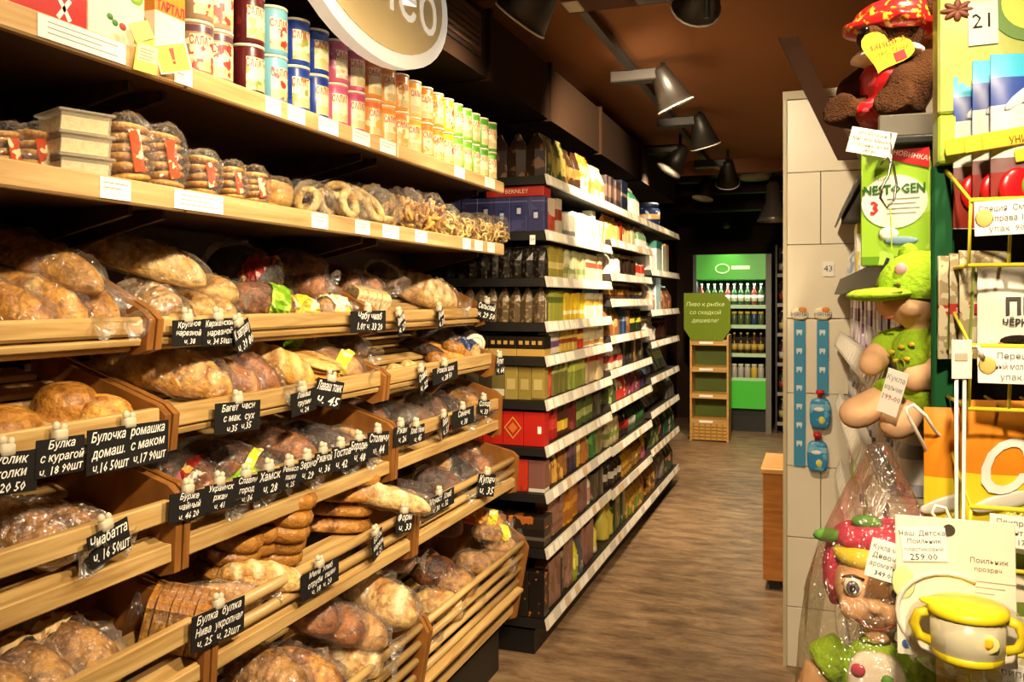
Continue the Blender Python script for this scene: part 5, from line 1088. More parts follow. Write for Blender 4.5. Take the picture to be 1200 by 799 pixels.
mb.f = [(i * 22 + j, (i + 1) * 22 + j, (i + 1) * 22 + (j + 1) % 22, i * 22 + (j + 1) % 22) for i in range(8) for j in range(22)]; mb.m = [0] * len(mb.f)
cp = mb.obj('cap', LIMEF, t, True); sol = cp.modifiers.new('cloth', 'SOLIDIFY'); sol.thickness = .004; sol.offset = 1
soft('cap_brim', MB().ell((.070, 0, .196), (.052, .060, .012), 18, 8, 0, Matrix.Translation((0, 0, 0)) @ Matrix.Rotation(R(4), 4, 'Y')), LIMEF, t, .004, 3)
MB().tube([(.078 + .045 * math.cos(a), .057 * math.sin(a), .197 - .007 * math.cos(a)) for a in [R(-85 + k * 17) for k in range(11)]], .003, 6).obj('brim_trim', LIME2, t, True)
for y in (.042, -.042): MB().ell((-.01, y, .262), (.014, .022, .022), 12, 8).obj('cap_ear', LIMEF, t, True)
MB().ell((.056, .022, .233), (.010, .012, .012), 10, 8).obj('cap_badge', mat('d8a0a8', .8), t, True)
soft('shirt', MB().ell((-.005, 0, .085), (.05, .052, .055), 16, 12).tube([(-.005, .035, .112), (.0, .064, .092), (.01, .066, .072)], [.026, .027, .027], 12).tube([(.0, -.035, .112), (.02, -.06, .1), (.03, -.062, .085)], [.026, .027, .027], 12), LIMEF, t, .005)
for (x, y, z) in ((.046, .01, .1), (.047, -.014, .09), (.045, .022, .08), (.046, -.004, .075), (.042, .03, .105)): MB().ell((x, y, z), (.003, .009, .004), 8, 6).obj('chest_stitching', mat('e0c83c', .8), t, True)
MB().tube([(.048, .012 + .01 * math.cos(a), .068 + .01 * math.sin(a)) for a in [k * math.pi / 5 for k in range(10)]], .002, 5, closed=True).obj('chest_badge', mat('8a8a3a', .8), t, True)
soft('arm', MB().tube([(.008, .066, .078), (.022, .066, .055), (.05, .052, .048)], [.024, .025, .022], 12).ell((.052, .05, .048), (.022, .022, .022)), SKIN, t, .005)
soft('arm', MB().tube([(.03, -.062, .09), (.05, -.058, .07), (.064, -.045, .066)], [.024, .025, .022], 12).ell((.066, -.044, .066), (.022, .022, .022)), SKIN, t, .005)
soft('shorts', MB().ell((-.005, 0, .022), (.055, .058, .04), 16, 10).tube([(.0, .03, .015), (.045, .036, .002)], [.036, .034], 12).tube([(.0, -.03, .015), (.05, -.036, .006)], [.036, .034], 12), LIMEF, t, .005)
soft('leg', MB().tube([(.045, .036, .0), (.064, .036, -.02), (.072, .036, -.028)], [.027, .029, .03], 12).ell((.075, .036, -.028), (.03, .029, .028)), SKIN, t, .005)
soft('leg', MB().tube([(.05, -.036, .004), (.08, -.038, -.012), (.098, -.038, -.02)], [.027, .029, .03], 12).ell((.102, -.038, -.02), (.03, .029, .028)), SKIN, t, .005)
slip('price_slip', 'white slip hanging in front of lime doll legs', atd(1046, 460, 1.40), .034, .075, [('Кукла', '8a8a86'), ('мальчик', '6a6a66'), ('199-00', 'a83a34'), ('', '6a6a66')], TH - R(24), 16)

# ------------------------------------------------------------------ green spice stand with yellow wire baskets
st = thing('spice_stand', 'green spice display stand with lit header and yellow wire baskets', 'display stand', None, (0, 0, 0))
def head_mat():
    m, nt, b = newmat('header_print')
    tc = nd(nt, 'ShaderNodeTexCoord'); n = nd(nt, 'ShaderNodeTexNoise', i={'Scale': 9.0, 'Detail': 5.0, 'Distortion': 1.2}); nt.links.new(tc.outputs['Object'], n.inputs['Vector'])
    r = ramp(nt, [(0.32, 'aab44e'), (.5, 'c8cc7c'), (.68, 'dcd8a4')]); nt.links.new(n.outputs['Fac'], r.inputs[0]); nt.links.new(r.outputs[0], b.inputs['Base Color'])
    b.inputs['Roughness'].default_value = .3; return m
SX = .142
MB().cbox(SX, .80, 1.205, 1.26, 1.735, 2.32, .003).obj('header_panel', head_mat(), st); MB().cbox(SX, .80, 1.203, 1.26, 1.672, 1.733, .003).obj('header_foot', mat('a8c43c', .4), st)
MB().cbox(SX - .004, SX + .022, 1.225, 1.245, 0, 1.672, .003).obj('side_post', mat('14502a', .65), st); MB().box(.78, .80, 1.225, 1.42, 0, 1.672).obj('side_post', mat('16502c', .4), st)
MB().box(SX + .022, .78, 1.36, 1.38, .1, 1.672).obj('back_panel', mat('15110d', .6), st); MB().box(SX + .022, .78, 1.2, 1.42, 0, .1).obj('base', mat('16502c', .4), st)
YW = mat('e2d23a', .4)
for k, zr in enumerate((1.668, 1.505, 1.325, 1.165, 1.005)):
    zf = zr - .058; zb = zr - .13; x0, x1 = SX + .012, .76; yb, yf = 1.235, 1.075
    mb = MB().tube([(x0, yb, zr), (x0 + .006, yf, zf), (x1, yf, zf), (x1, yb, zr)], .0032, 6)
    mb.tube([(x0, yb, zb), (x0 + .006, yf + .015, zb), (x1, yf + .015, zb), (x1, yb, zb)], .0025, 6)
    bk = mb.obj('basket', YW, st, True)
    for j in range(16):
        x = x0 + .006 + j * .04
        MB().tube([(x, yf, zf), (x, yf + .015, zb), (x, yb, zb)], .002, 5).obj('wire', YW, bk, True)
    MB().tube([(x0, yb, zr), (x0, yb, zb)], .0025, 5).tube([(x0, yb + .02, zb + .02), (x0 - .012, yb, zb + .02)], .0025, 5).obj('wire', YW, bk, True)
# picture prints on the header: star anise, lime slice
sa = MB()
for k in range(8):
    a = 2 * math.pi * k / 8; sa.ell((0, 0, 0), (.0015, .0045, .010), 8, 6, 0, Matrix.Scale(.7, 4, (0, 0, 1)) @ Matrix.Rotation(a, 4, 'Y') @ Matrix.Translation((0, 0, .010)) @ Matrix.Rotation(R(90), 4, 'Z'))
p_ = atY(1122, 12, 1.204); sa.obj('star_anise_picture', mat('7a3a1c', .5, var=.3, scale=80), st, True, (p_.x, 1.2035, p_.z))
p_ = atY(1212, 0, 1.2045); MB().lathe([(.05, 0), (.05, .001), (.036, .001)], 28, 0, Matrix.Rotation(R(90), 4, 'X')).lathe([(.036, 0), (.036, .0014), (0, .0014)], 28, 1, Matrix.Rotation(R(90), 4, 'X')).obj('lime_slice_picture', [mat('5f8a2a', .5), mat('d2dc50', .5)], st, False, (p_.x, 1.2045, p_.z))
p_ = atY(1152, 27, 1.2035)
o = thing('number_sheet', 'white sheet reading 21 stuck on the green stand header', 'sign', None, (p_.x, 1.2035, p_.z), (0, R(-1), 0))
MB().box(-.0165, .0165, -.0008, 0, -.027, .027).obj('sheet', PAPER, o); lettering('21', .026, mat('2a2a2c', .7), o, (0, -.0014, .002), FACE_MY)
# spice packets
def packet(name, label, px, py, d, w, h, body, group=None, yaw=0, lean=0, cat='packet'):
    """flat filled packet; local -y is the printed face, z = 0 the foot; px, py = middle of the foot"""
    p = atd(px, py, d); t = thing(name, label, cat, group, tuple(p), (R(lean), 0, R(yaw)))
    mb = MB(); nx, nz = 8, 10; D = .011
    for side in (-1, 1):
        for i in range(nz + 1):
            for j in range(nx + 1):
                u_, v_ = j / nx * 2 - 1, i / nz * 2 - 1
                bul = (1 - u_ ** 4) * (1 - abs(v_) ** 3) if abs(v_) < .93 else 0
                mb.v.append((w / 2 * u_, side * (.0008 + D * bul + .001 * mnoise.noise(Vector((u_ * 4, v_ * 4, px)))), h / 2 * (v_ + 1)))
    q = (nx + 1) * (nz + 1)
    for s_ in (0, 1):
        for i in range(nz):
            for j in range(nx):
                a = s_ * q + i * (nx + 1) + j; f = (a, a + 1, a + nx + 2, a + nx + 1); mb.f.append(f if s_ == 0 else tuple(reversed(f)))
    mb.m = [0] * len(mb.f); o = mb.obj('wrapper', body, t, True); return t
UNI = pmat('cdd2cf', ((.0, .32, '8a2a20'), (.32, .40, '7a5a5a'), (.70, .86, '27479c'), (.86, 1.0, '3fb0d6')), None)
for i, (px, d, yaw) in enumerate(((1160, 1.215, 14), (1184, 1.18, 14), (1207, 1.145, 14))):
    t = packet('seasoning_packet', ['seasoning packet with peppers, rearmost of three in yellow basket', 'seasoning packet with peppers, between two others in basket', 'seasoning packet with peppers, foremost of three in basket'][i], px, 268, d / (CT + ST * (px - 600) / 1000), .088, (.192, .205, .205)[i], UNI, 'seasoning packets in the upper basket', yaw)
    MB().cbox(-.043, .045, -.0155, -.013, .098, .118, .001, 0, Matrix.Rotation(R(-9), 4, 'Y')).obj('yellow_panel', mat('f0cf3a', .4), t)
    lettering('УНИВЕРСАЛЬНАЯ', .0125, mat('7a1c1c', .5), t, (0.012, -.0165, .107), (R(90), R(-9), 0), fit=(.085, .02)); MB().cbox(-.01, .045, -.0155, -.013, .078, .093, .001, 0, Matrix.Rotation(R(-9), 4, 'Y')).obj('yellow_panel', mat('f0cf3a', .4), t)
    lettering('ПРИПРАВА', .011, mat('7a1c1c', .5), t, (.03, -.0165, .084), (R(90), R(-9), 0), fit=(.05, .02))
    for (x, z, rx, rz, c) in ((-.018, .045, .022, .026, 'c4161c'), (.018, .05, .02, .024, 'b8141a'), (.0, .03, .024, .02, 'd02020')): MB().ell((x, -.011, z), (rx, .006, rz), 14, 10).obj('pepper_picture', mat(c, .25), t, True)
    MB().ell((-.008, -.0165, .048), (.009, .004, .014), 10, 8).obj('stem_picture', mat('6ab02c', .4), t, True); MB().ell((0, 0, 0), (.026, .004, .007), 12, 6, 0, Matrix.Translation((.015, -.011, .022)) @ Matrix.Rotation(R(-14), 4, 'Y')).obj('carrot_picture', mat('e07a1c', .4), t, True); MB().ell((.03, -.014, .006), (.02, .004, .007), 12, 6).obj('lemon_picture', mat('e8c22c', .4), t, True)
    MB().ell((0, 0, 0), (.034, .003, .008), 14, 6, 0, Matrix.Translation((-.006, -.009, .158)) @ Matrix.Rotation(R(-38), 4, 'Y')).obj('silver_swoosh', mat('d8dce0', .3), t, True); MB().ell((.03, -.0135, .138), (.012, .003, .008), 10, 6).obj('cook_mark', mat('e8ecf0', .4), t, True)
WP = pmat('ece6da', ((.0, .05, 'c8b890'),), None); 
t = packet('pepper_packet', 'white black pepper packet in the second yellow basket', 1212, 428, 1.0, .125, .12, WP, None, 12)
lettering('ПЕРЕЦ', .026, mat('4c4846', .5), t, (.005, -.0128, .068), FACE_MY, bold=.001, fit=(.098, .04)); lettering('ЧЁРНЫЙ', .0105, mat('3a3836', .5), t, (-.018, -.0135, .050), FACE_MY, bold=.0004); lettering('НОВЫЙ', .010, mat('b82a3a', .5), t, (.02, -.0135, .036), FACE_MY)
lettering('Приправыч', .013, mat('c02a22', .5), t, (.018, -.0115, .092), (R(90), R(-8), 0), shear=.3); MB().ell((.028, -.009, .102), (.009, .003, .007), 10, 6).obj('sun_mark', mat('e8c83a', .5), t, True)
MB().ell((-.022, -.0115, .022), (.024, .005, .012), 14, 8).obj('clay_bowl_picture', mat('9a5428', .5), t, True); MB().ell((-.022, -.0125, .029), (.021, .005, .007), 14, 8).obj('peppercorn_picture', mat('241a14', .7, bump=.8, scale=300), t, True); MB().ell((.012, -.0115, .012), (.024, .005, .009), 14, 8).obj('clay_bowl_picture', mat('a85c2c', .5), t, True)
CLEARP = pmat('9a8a6a', ((.42, .52, 'a8342a'),), 'c2b89a', 60, .25, .5)
for i, (px, d) in enumerate(((1126, 1.085), (1140, 1.06), (1152, 1.03))):
    t = packet('spice_packet', ['clear spice packet with red band next to green post', 'clear spice packet with red band between two others', 'clear spice packet with red band behind pepper packet'][i], px, 420, d, .07, .13, CLEARP, 'clear spice packets in the second basket', 35)
    MB().box(-.025, .025, -.0135, -.0125, .055, .066).obj('red_label', mat('a8302a', .5), t)
    for k in range(5): MB().tube([(-.028 + k * .014, -.009, .012), (-.024 + k * .013, -.011, .11)], .0018, 5).obj('twig', mat('7a8a3a', .7), t)
SUP = pmat('e0b428', ((.0, .42, 'e2cc2c'), (.42, 1.0, 'd8861c')), None, 14)
for i, (px, d) in enumerate(((1128, 1.07), (1192, 1.01))):
    t = packet('soup_packet', ['orange soup packet standing behind, next to green post', 'orange and yellow chicken soup packet with big white letters'][i], px, 618, d, .125 if i else .09, .15, SUP, 'orange soup packets', 8)
    if i: lettering('Суп', .082, mat('ece8e2', .4), t, (.02, -.0135, .074), (R(90), R(-8), 0), shear=.35, bold=.0014)
    MB().cbox(.004, .066, -.0145, -.012, .05, .068, .001).obj('red_label', mat('c8242a', .4), t); lettering('КУРИНЫЙ', .0145, mat('f4f0ea', .5), t, (.034, -.0152, .059), FACE_MY, fit=(.056, .02), bold=.0005)
    MB().ell((0, 0, 0), (.045, .003, .010), 16, 6, 0, Matrix.Translation((-.012, -.010, .034)) @ Matrix.Rotation(R(-18), 4, 'Y')).obj('spoon_picture', mat('c8c4bc', .4), t, True)
    q_ = random.Random(i)
    for k in range(9): MB().tube([(-.02 + k * .008 + .004 * math.cos(a), -.0145, .012 + .004 * (k % 3) + .004 * math.sin(a)) for a in [j * math.pi / 4 for j in range(8)]], .0022, 5, closed=True).obj('pasta_picture', mat('d8cc7a', .5), t, True)
for i, (px, py, d, c, b2, lb) in enumerate(((1200, 740, .99, '7a8a3a', 'e8e0c8', 'herb packet with green print behind the cup card'), (1150, 730, 1.04, 'c8b890', '8a3a28', 'beige spice packet mostly hidden by cup card'), (1195, 830, .99, 'c8c8a0', 'a83a2a', 'pale spice packet in the lowest basket in view'), (1150, 840, 1.0, '3a3028', 'c8a850', 'dark spice packet below the cup card'), (1115, 730, 1.06, 'b89a5a', '6a7a2a', 'tan spice packet behind bagged doll'))):
    packet('spice_packet', lb, px, py, d, .1, .125, pmat(c, ((.3, .55, b2),), 'e0d8b0', 50), None, 10)
# shelf cards on the baskets
for i, (x0, y0, x1, y1, d, ls, lb) in enumerate(((1147, 234, 1217, 275, .93, [('Специя  Смесь', '6a6660'), ('Приправа 12.90', '4a4844'), ('упак. 90г', '7a7670')], 'white price card on the upper yellow basket'), (1151, 408, 1221, 450, .93, [('Перец', '6a6660'), ('Чёрный мол. 24.50', '4a4844'), ('упак.', '7a7670')], 'white price card under the black pepper packet'),
                                                  (1166, 606, 1240, 644, .93, [('Приправа суп', '6a6660'), ('минт. овощ', '5a5854'), ('17.50', '2a2a2a')], 'white card priced 17.50 under soup packet'), (1158, 780, 1235, 815, .93, [('Приправа', '4a4844'), ('зелёный лук', '4a4844')], 'white price card below the cup card'))):
    p = atd((x0 + x1) / 2, (y0 + y1) / 2, d); t = slip('shelf_card', lb, (p.x, p.y, p.z), (x1 - x0) / 1000 * d * 1.02, (y1 - y0) / 1000 * d, ls, R(6), -1)
    MB().ell((-(x1 - x0) / 1000 * d * .36, -.0015, 0), (.009, .001, .010), 10, 6).obj('floral_mark', mat('c8b060', .6), t, True)

# ------------------------------------------------------------------ bagged doll, cup on card, hanging loops
p = atd(1030, 740, 1.10)
t = thing('bagged_doll', 'smiling cloth doll with pink hair and lime dress in clear bag', 'doll', None, tuple(p), (0, 0, TH - R(90) - R(28)))   # local +x faces the aisle
SK2 = mat('dfb087', .8, var=.06, scale=60)
mb = MB().ell((0, 0, .058), (.05, .055, .055), 18, 14).ell((.048, 0, .045), (.009, .009, .008)).ell((0, 0, .0), (.02, .02, .02)).ell((.03, .024, .038), (.022, .022, .02)).ell((.03, -.024, .038), (.022, .022, .02))
soft('head', mb, SK2, t, .0045)
for y in (.026, -.026):
    MB().ell((.046, y, .068), (.005, .012, .013), 12, 10).obj('eye', mat('e4dcd4', .3), t, True); MB().ell((.0495, y, .067), (.004, .008, .009), 12, 10).obj('iris', mat('6a5a6a', .2), t, True); MB().ell((.0525, y, .067), (.002, .004, .005), 8, 6).obj('pupil', mat('18100e', .1), t, True)
    MB().tube([(.046, y - .013, .078), (.05, y, .083), (.046, y + .013, .078)], .0015, 5).obj('eyelash', mat('4a2a1c', .6), t, True)
MB().tube([(.044, -.026, .032), (.05, -.012, .022), (.052, 0, .02), (.05, .012, .022), (.044, .026, .032)], .002, 6).obj('mouth', mat('8a3a2c', .6), t, True)
soft('yellow_band', MB().ell((-.004, 0, .098), (.052, .058, .022), 18, 10), mat('e8cf3a', .9, var=.15, scale=90), t, .005, 3)
soft('pink_hair', MB().ell((-.012, 0, .118), (.05, .058, .024), 18, 10, 0, None, 1, .15, 3).ell((-.02, .056, .07), (.03, .016, .05), 12, 8, 0, None, 1, .2, 5).ell((-.02, -.056, .07), (.03, .016, .05), 12, 8, 0, None, 1, .2, 8), mat('c03a58', .9, var=.3, scale=120), t, .005, 2)
for (y, z, a) in ((-.048, .125, 30), (.03, .138, -20), (-.01, .142, 8)): MB().ell((.01, y, z), (.008, .020, .009), 10, 6, 0, Matrix.Rotation(R(a * .2), 4, 'X')).obj('leaf', mat('5a8a3a', .8), t, True)
soft('dress', MB().ell((0, 0, -.065), (.042, .048, .062), 16, 12).ell((.0, 0, -.13), (.062, .085, .035), 16, 10), LIMEF, t, .006)
soft('sleeve', MB().tube([(.0, .04, -.03), (.004, .07, -.055)], [.026, .03], 12), LIMEF, t, .005); soft('sleeve', MB().tube([(.0, -.04, -.03), (.004, -.07, -.055)], [.026, .03], 12), LIMEF, t, .005)
soft('arm', MB().tube([(.004, .07, -.055), (.01, .084, -.10), (.016, .085, -.135)], [.021, .021, .018], 12).ell((.017, .085, -.142), (.021, .02, .02)), SK2, t, .005); soft('arm', MB().tube([(.004, -.07, -.055), (.01, -.084, -.10), (.016, -.085, -.135)], [.021, .021, .018], 12).ell((.017, -.085, -.142), (.021, .02, .02)), SK2, t, .005)
soft('bib', MB().ell((.034, 0, -.065), (.014, .036, .052), 14, 10, 0, None, .7), mat('e8ded6', .9, var=.06), t, .004, 3)
for (y, z, c, r) in ((-.02, -.035, 'c04a62', .009), (.014, -.042, '6a9a4a', .008), (.004, -.06, '5a8a3a', .008), (-.018, -.078, 'b83a58', .010), (.018, -.082, 'c04a62', .010), (-.002, -.095, 'c8506a', .008)): MB().ell((.048, y, z), (.004, r, r * .9), 10, 6).obj('flower_print', mat(c, .8), t, True)
for y in (.03, -.03): soft('leg', MB().tube([(.0, y, -.14), (.01, y * 1.1, -.21), (.03, y * 1.1, -.235)], [.026, .024, .026], 12), SK2, t, .006)
mb = MB(); S = Vector((4, 9, 2)); prof = [(.245, .004), (.24, .012), (.22, .02), (.19, .036), (.15, .056), (.11, .073), (.05, .084), (-.02, .092), (-.09, .1), (-.16, .102), (-.23, .095), (-.26, .06), (-.265, .0)]
for z, r in prof:
    for j in range(30):
        a = 2 * math.pi * j / 30; n_ = abs(mnoise.noise(Vector((math.cos(a) * 2, math.sin(a) * 2, z * 14)) + S)) + .5 * abs(mnoise.noise(Vector((math.cos(a) * 5, math.sin(a) * 5, z * 30)) + S))
        rr = r * (1 - .22 * n_); mb.v.append((rr * math.cos(a) * .82 + .004, rr * math.sin(a) * 1.12, z))
mb.f = [(i * 30 + j, (i + 1) * 30 + j, (i + 1) * 30 + (j + 1) % 30, i * 30 + (j + 1) % 30) for i in range(len(prof) - 1) for j in range(30)]; mb.m = [0] * len(mb.f)
mb.obj('plastic_bag', film('doll_bag', 'fffaf0', .88, .16, .5, .8), t, True)
slip('price_slip', 'white slip priced 349.00 stuck on the doll bag', atd(1040, 658, 1.01), .043, .047, [('Кукла мягк.', '6a6a66'), ('Девочка', '4a4a48'), ('ароматная', '6a6a66'), ('349.00', '1c1c1c')], TH, 12)
def loop(pts, d, r, label, m=WHITE):
    o = MB().tube([atd(x, y, d + dd) for x, y, dd in pts], r, 6).obj('hanging_loop', m, None, True); return tag(o, label, 'loop')
loop([(1094, 548, .06), (1082, 520, .03), (1066, 490, 0), (1062, 478, 0), (1070, 474, 0), (1084, 486, 0), (1096, 505, .02), (1112, 522, .05), (1128, 533, .08)], 1.04, .0022, 'white plastic loop through the top of doll bag')
loop([(1114, 628, 0), (1100, 612, 0), (1092, 600, 0), (1096, 592, 0), (1108, 595, 0), (1114, 610, 0), (1118, 626, 0)], .94, .0018, 'cream tie loop through hole in the cup card')
hk2 = thing('long_hook', 'long white double wire hook with small card in front of basket', 'hook', None, tuple(atd(1125, 418, .94)), (0, 0, TH))
MB().tube([(-.004, 0, -.02), (-.004, 0, -.2), (-.002, 0, -.205), (.004, 0, -.2), (.005, 0, -.02), (.01, .0, .01), (.02, 0, .012), (.026, .0, .0), (.028, .05, .0)], .0022, 6).obj('wire', WHITE, hk2, True)
MB().cbox(-.011, .011, -.004, -.003, -.024, .019, .0004).obj('card', mat('e4dccb', .6), hk2); MB().box(-.008, .006, -.0048, -.004, -.004, .004).obj('printed_line', mat('b0a48c', .6), hk2)
p = atd(1127, 692, .90)
t = thing('cup_card', 'cream hanging card holding a yellow lidded baby cup', 'baby cup', None, tuple(p), (0, 0, TH - R(24)))
MB().cbox(-.063, .05, -.001, .001, -.075, .075, .0005, 0, Matrix.Rotation(R(-1), 4, 'Y')).obj('card', mat('ece3cc', .5), t)
MB().ell((-.056, -.0015, .002), (.012, .0008, .018), 12, 6).obj('pale_green_print', mat('d8dc9a', .6), t, True); MB().tube([(-.012 + .05 * math.cos(a), -.0012, -.028 + .045 * math.sin(a)) for a in [R(60 + k * 15) for k in range(15)]], .003, 5).obj('pale_ring_print', mat('dcd6c4', .5), t, True)
MB().lathe([(.0045, 0), (.0045, .0012), (0, .0012)], 12, 0, Matrix.Translation((-.053, -.001, -.064)) @ Matrix.Rotation(R(90), 4, 'X')).obj('blue_mark', mat('4a6aa8', .5), t); MB().lathe([(.006, 0), (.006, .0012), (0, .0012)], 12, 0, Matrix.Translation((-.012, -.001, .063)) @ Matrix.Rotation(R(90), 4, 'X')).obj('punched_hole', mat('4a4034', .8), t)
sl = MB().box(-.022, .022, -.0025, -.0015, -.018, .018, 0, Matrix.Translation((-.036, 0, .045)) @ Matrix.Rotation(R(-6), 4, 'Y')).obj('price_sticker', mat('f4f1ea', .6), t)
for i, (s, h_, c) in enumerate((('Чаш. Детская', .0075, '5a5a56'), ('Поильник', .007, '5a5a56'), ('пластиковый', .006, '7a7a74'), ('259.00', .010, '1c1c1c'))): lettering(s, h_, mat(c, .7), sl, (-.036, -.0028, .057 - i * .0085), (R(90), R(-6), 0))
for i, s in enumerate(('Поильник', 'прозрач.')): lettering(s, .0075 - i * .001, mat('6a665e', .7), t, (.025, -.0016, .034 - i * .009), FACE_MY)
for k in range(3): MB().box(.012, .05 - .01 * k, -.0016, -.001, .012 - k * .006, .0128 - k * .006).obj('printed_line', mat('a8a294', .6), t)
CUPY = mat('ecd21c', .4); cb = Matrix.Translation((.003, -.034, -.029)) @ Matrix.Scale(.9, 4)
MB().lathe([(.0, -.024), (.034, -.024), (.038, -.02), (.0385, .02), (.0365, .02), (.036, -.018)], 26, 0, cb).obj('cup_body', milky('cup_plastic', 'f0e6c4', .35, .25), t, True)
MB().lathe([(.0, -.032), (.033, -.032), (.037, -.028), (.037, -.02), (.0, -.02)], 26, 0, cb).obj('cup_base', CUPY, t, True); MB().lathe([(.040, .019), (.042, .021), (.042, .027), (.036, .030), (.0, .0305)], 26, 0, cb).obj('lid', CUPY, t, True)
MB().ell((-.030, 0, .028), (.02, .013, .0045), 14, 8, 0, cb).obj('spout', CUPY, t, True)
for s in (-1, 1): MB().tube([cb @ Vector((s * x, 0, z)) for x, z in ((.037, .017), (.05, .013), (.055, 0), (.05, -.013), (.037, -.018))], .0052, 8).obj('handle', CUPY, t, True)
ds = MB().ell((.015, -.0640, -.030), (.0145, .001, .0105), 14, 6).obj('sticker', mat('e8dc8a', .5), t, True)
for (x, z, r, c) in ((.011, -.032, .006, 'e8c020'), (.018, -.029, .0055, 'e8c020'), (.0185, -.033, .002, 'c86a20')): MB().ell((x, -.0653, z), (r, .001, r), 10, 6).obj('chick_print', mat(c, .5), ds, True)
MB().ell((0, 0, -.038), (.058, .032, .042), 20, 14, 0, Matrix.Translation((.003, -.03, 0)), .8, .04, 4).obj('blister', film('blister', 'ffffff', .97, .08, .35, .15), t, True)
# ------------------------------------------------------------------ far end of the shop
GLOW = mat('2f8a1c', .35, emit=.45)
fx0, fx1, fy = -1.36, -.50, 9.9
f = thing('drinks_fridge', 'tall drinks fridge with glowing green header and foot panel', 'fridge', None, (0, 0, 0))
MB().box(fx0, fx1, fy + .55, fy + .6, .1, 2.0).obj('back_panel', mat('1a2014', .6), f)
MB().box(fx0, fx0 + .04, fy, fy + .55, 0, 2.0).obj('side_panel', mat('3a3a36', .5), f); MB().box(fx1 - .06, fx1, fy, fy + .55, 0, 2.0).obj('side_panel', mat('6a665e', .5), f)
MB().box(fx0 + .04, fx1 - .06, fy - .02, fy + .55, 1.72, 2.0).obj('header', GLOW, f); MB().box(fx0 + .04, fx1 - .06, fy - .02, fy + .5, .27, .58).obj('foot_panel', GLOW, f); MB().box(fx0 + .04, fx1 - .06, fy + .1, fy + .5, 0, .27).obj('grille', BLACK, f)
MB().tube([((fx0 + fx1) / 2 - .1 + .075 * math.cos(a), fy - .024, 1.84 + .05 * math.sin(a)) for a in [k * math.pi / 10 for k in range(20)]], .006, 5, closed=True).obj('round_emblem', mat('c8f0a0', .5, emit=.6), f)
MB().cbox((fx0 + fx1) / 2, (fx0 + fx1) / 2 + .2, fy - .026, fy - .02, 1.83, 1.87, .003).obj('emblem_bar', mat('c8f0a0', .5, emit=.6), f)
HL = bpy.data.lights.new('header_spot', 'SPOT'); HL.energy = 14; HL.color = (1, .95, .75); HL.spot_size = R(70); HL.spot_blend = .9; HL.shadow_soft_size = .05
hs = thing('sign_spotlight', 'small black spotlight above the green fridge header', 'spotlight', None, ((fx0 + fx1) / 2 - .03, fy - .28, 2.32))
MB().tube([(0, .06, .06), (0, -.02, -.02)], [.03, .045], 12).obj('lamp_shade', BLACKM, hs, True); MB().tube([(0, .05, .05), (0, .06, .68)], .008, 6).obj('stem', BLACKM, hs)
ob('header_spot', HL, hs, (0, .03, -.05), (R(25), 0, 0))
FZ = [.60, .875, 1.195, 1.42]
for z in FZ:
    s = MB().box(fx0 + .04, fx1 - .06, fy + .03, fy + .5, z - .02, z).obj('shelf', mat('8a9a8a', .5), f); MB().box(fx0 + .04, fx1 - .06, fy + .02, fy + .03, z - .03, z + .012).obj('price_rail', mat('a8c8a0', .4), s)
LT = bpy.data.lights.new('fridge_tube', 'AREA'); LT.shape = 'RECTANGLE'; LT.size = .7; LT.size_y = .05; LT.energy = 6; LT.color = (.85, 1, .8)
ob('fridge_tube', LT, f, ((fx0 + fx1) / 2, fy + .08, 1.70), (R(-10), 0, 0))
rows = [('jar', .07, .16, 'a8a49a', 'c8c4b8', 'silver drinks can'), ('bottle', .07, .24, '3a2a14', 'b8a04a', 'brown beer bottle'), ('jar', .07, .16, '4a5a3a', 'c8b040', 'green drinks can'), ('bottle', .068, .25, '24401c', 'c8c0a8', 'green beer bottle')]
for z, (kd, w_, h_, base, lab, desc) in zip(FZ, rows):
    for k in range(10):
        x = fx0 + .085 + k * .073
        b2 = base if k % 4 else {'silver drinks can': 'c8a83a', 'brown beer bottle': '5a3414', 'green drinks can': '28406a', 'green beer bottle': '7a2a1c'}[desc]
        o = ob(NAME[kd] if kd == 'bottle' else 'drinks_can', pack(kd, w_, w_, h_, b2, (), None, lab), None, (x, fy + .07, z + .001), (0, 0, R(-90)))
        ds = desc if k % 4 else {'silver drinks can': 'gold drinks can', 'brown beer bottle': 'reddish brown beer bottle', 'green drinks can': 'blue drinks can', 'green beer bottle': 'dark red beer bottle'}[desc]
        tag(o, ds + ' on a shelf of the green lit fridge', CAT[kd] if kd == 'bottle' else 'can', ds + 's in the fridge')
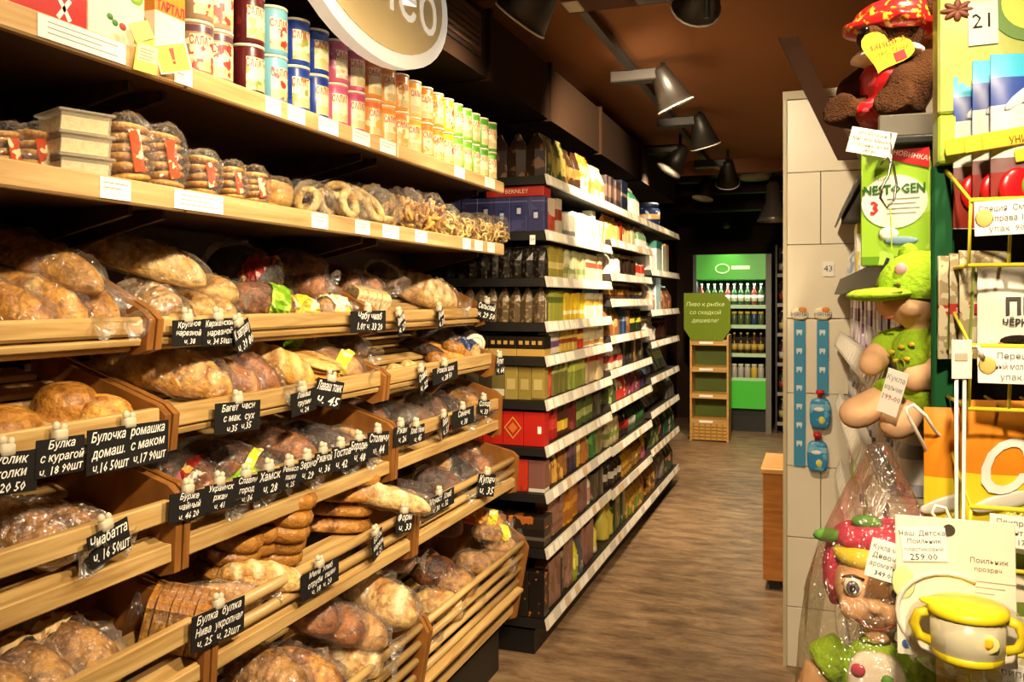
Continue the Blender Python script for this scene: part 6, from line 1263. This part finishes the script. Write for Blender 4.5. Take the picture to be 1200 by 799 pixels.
# green promotional rack with chalk board
g = thing('promo_rack', 'green wooden promotional rack with chalk lettered board on top', 'display rack', None, (-1.27, 9.15, 0))
DG = mat('5a6e16', .6, var=.15, scale=6); TANW = wood('rack_wood', 'a87a3a', 'c89a52', (4, 40, 40))
MB().box(0, .36, .28, .3, .05, 1.12).obj('back_board', DG, g); MB().box(-.02, 0, 0, .3, 0, 1.12).obj('side_post', TANW, g); MB().box(.36, .38, 0, .3, 0, 1.12).obj('side_post', TANW, g)
MB().prism([(-.08, 1.18), (.0, 1.06), (.32, 1.06), (.40, 1.18), (.40, 1.46), (.33, 1.56), (-.08, 1.56)], -.02, 0, 'y').obj('chalk_board', mat('66781c', .7, var=.1, scale=5), g)
for i, s in enumerate(('Пиво к рыбке', 'со скидкой', 'дешевле!')): lettering(s, .06, mat('c8d898', .8), g, (.14, -.022, 1.44 - i * .085), FACE_MY, shear=.2)
for z in (1.04, .76, .48, .21):
    s = MB().box(0, .36, -.01, .28, z - .03, z + .02).obj('shelf', TANW, g); MB().box(.08, .22, -.013, -.01, z - .014, z + .008).obj('price_ticket', PAPER, s)
bk = MB().box(0, .36, 0, .28, .01, .19).obj('wicker_basket', mat('8a6428', .7), g)
for k in range(5): MB().box(0, .36, -.012 + .004 * (k % 2), 0, .015 + k * .035, .04 + k * .035).obj('weave', mat('b88a3c', .6), bk)
for k in range(6): MB().box(.01 + k * .06, .03 + k * .06, -.016, 0, .012, .188).obj('weave', mat('9a7030', .6), bk)
# dark bottle shelves at the far right
d_ = thing('bottle_shelving', 'dark tall shelving full of bottles beside the fridge', 'shelving', None, (-.46, 9.95, 0))
MB().box(0, 1.6, .45, .5, 0, 2.1).obj('back_panel', mat('181210', .6), d_)
for x in (0, .8, 1.58): MB().box(x, x + .02, 0, .45, 0, 2.1).obj('upright', BLACKM, d_)
for k in range(6): MB().box(.02, 1.58, .0, .45, .1 + k * .33, .12 + k * .33).obj('shelf', BLACKM, d_); 
for k in range(6): MB().box(.02, 1.58, -.006, .0, .09 + k * .33, .13 + k * .33).obj('price_rail', mat('8a8274', .5), d_)
for k in range(6):
    for j in range(7):
        c = ('2a1c10', '1c2a14', '3a1410', '241c1c')[(k + j) % 4]
        o = ob('bottle', pack('bottle', .075, .075, .26, c, (), None, ('a8985a', 'b8b0a0', '8a2a1c')[(j + 2 * k) % 3]), None, (-.39 + j * .085, 10.03, .121 + k * .33), (0, 0, R(-90)))
        tag(o, '%s bottle on the %s shelf of dark bottle shelving' % ({'2a1c10': 'brown', '1c2a14': 'dark green', '3a1410': 'dark red', '241c1c': 'nearly black'}[c], ['bottom', 'second lowest', 'third lowest', 'third highest', 'second highest', 'top'][k]), 'bottle', 'bottles on the dark shelving')
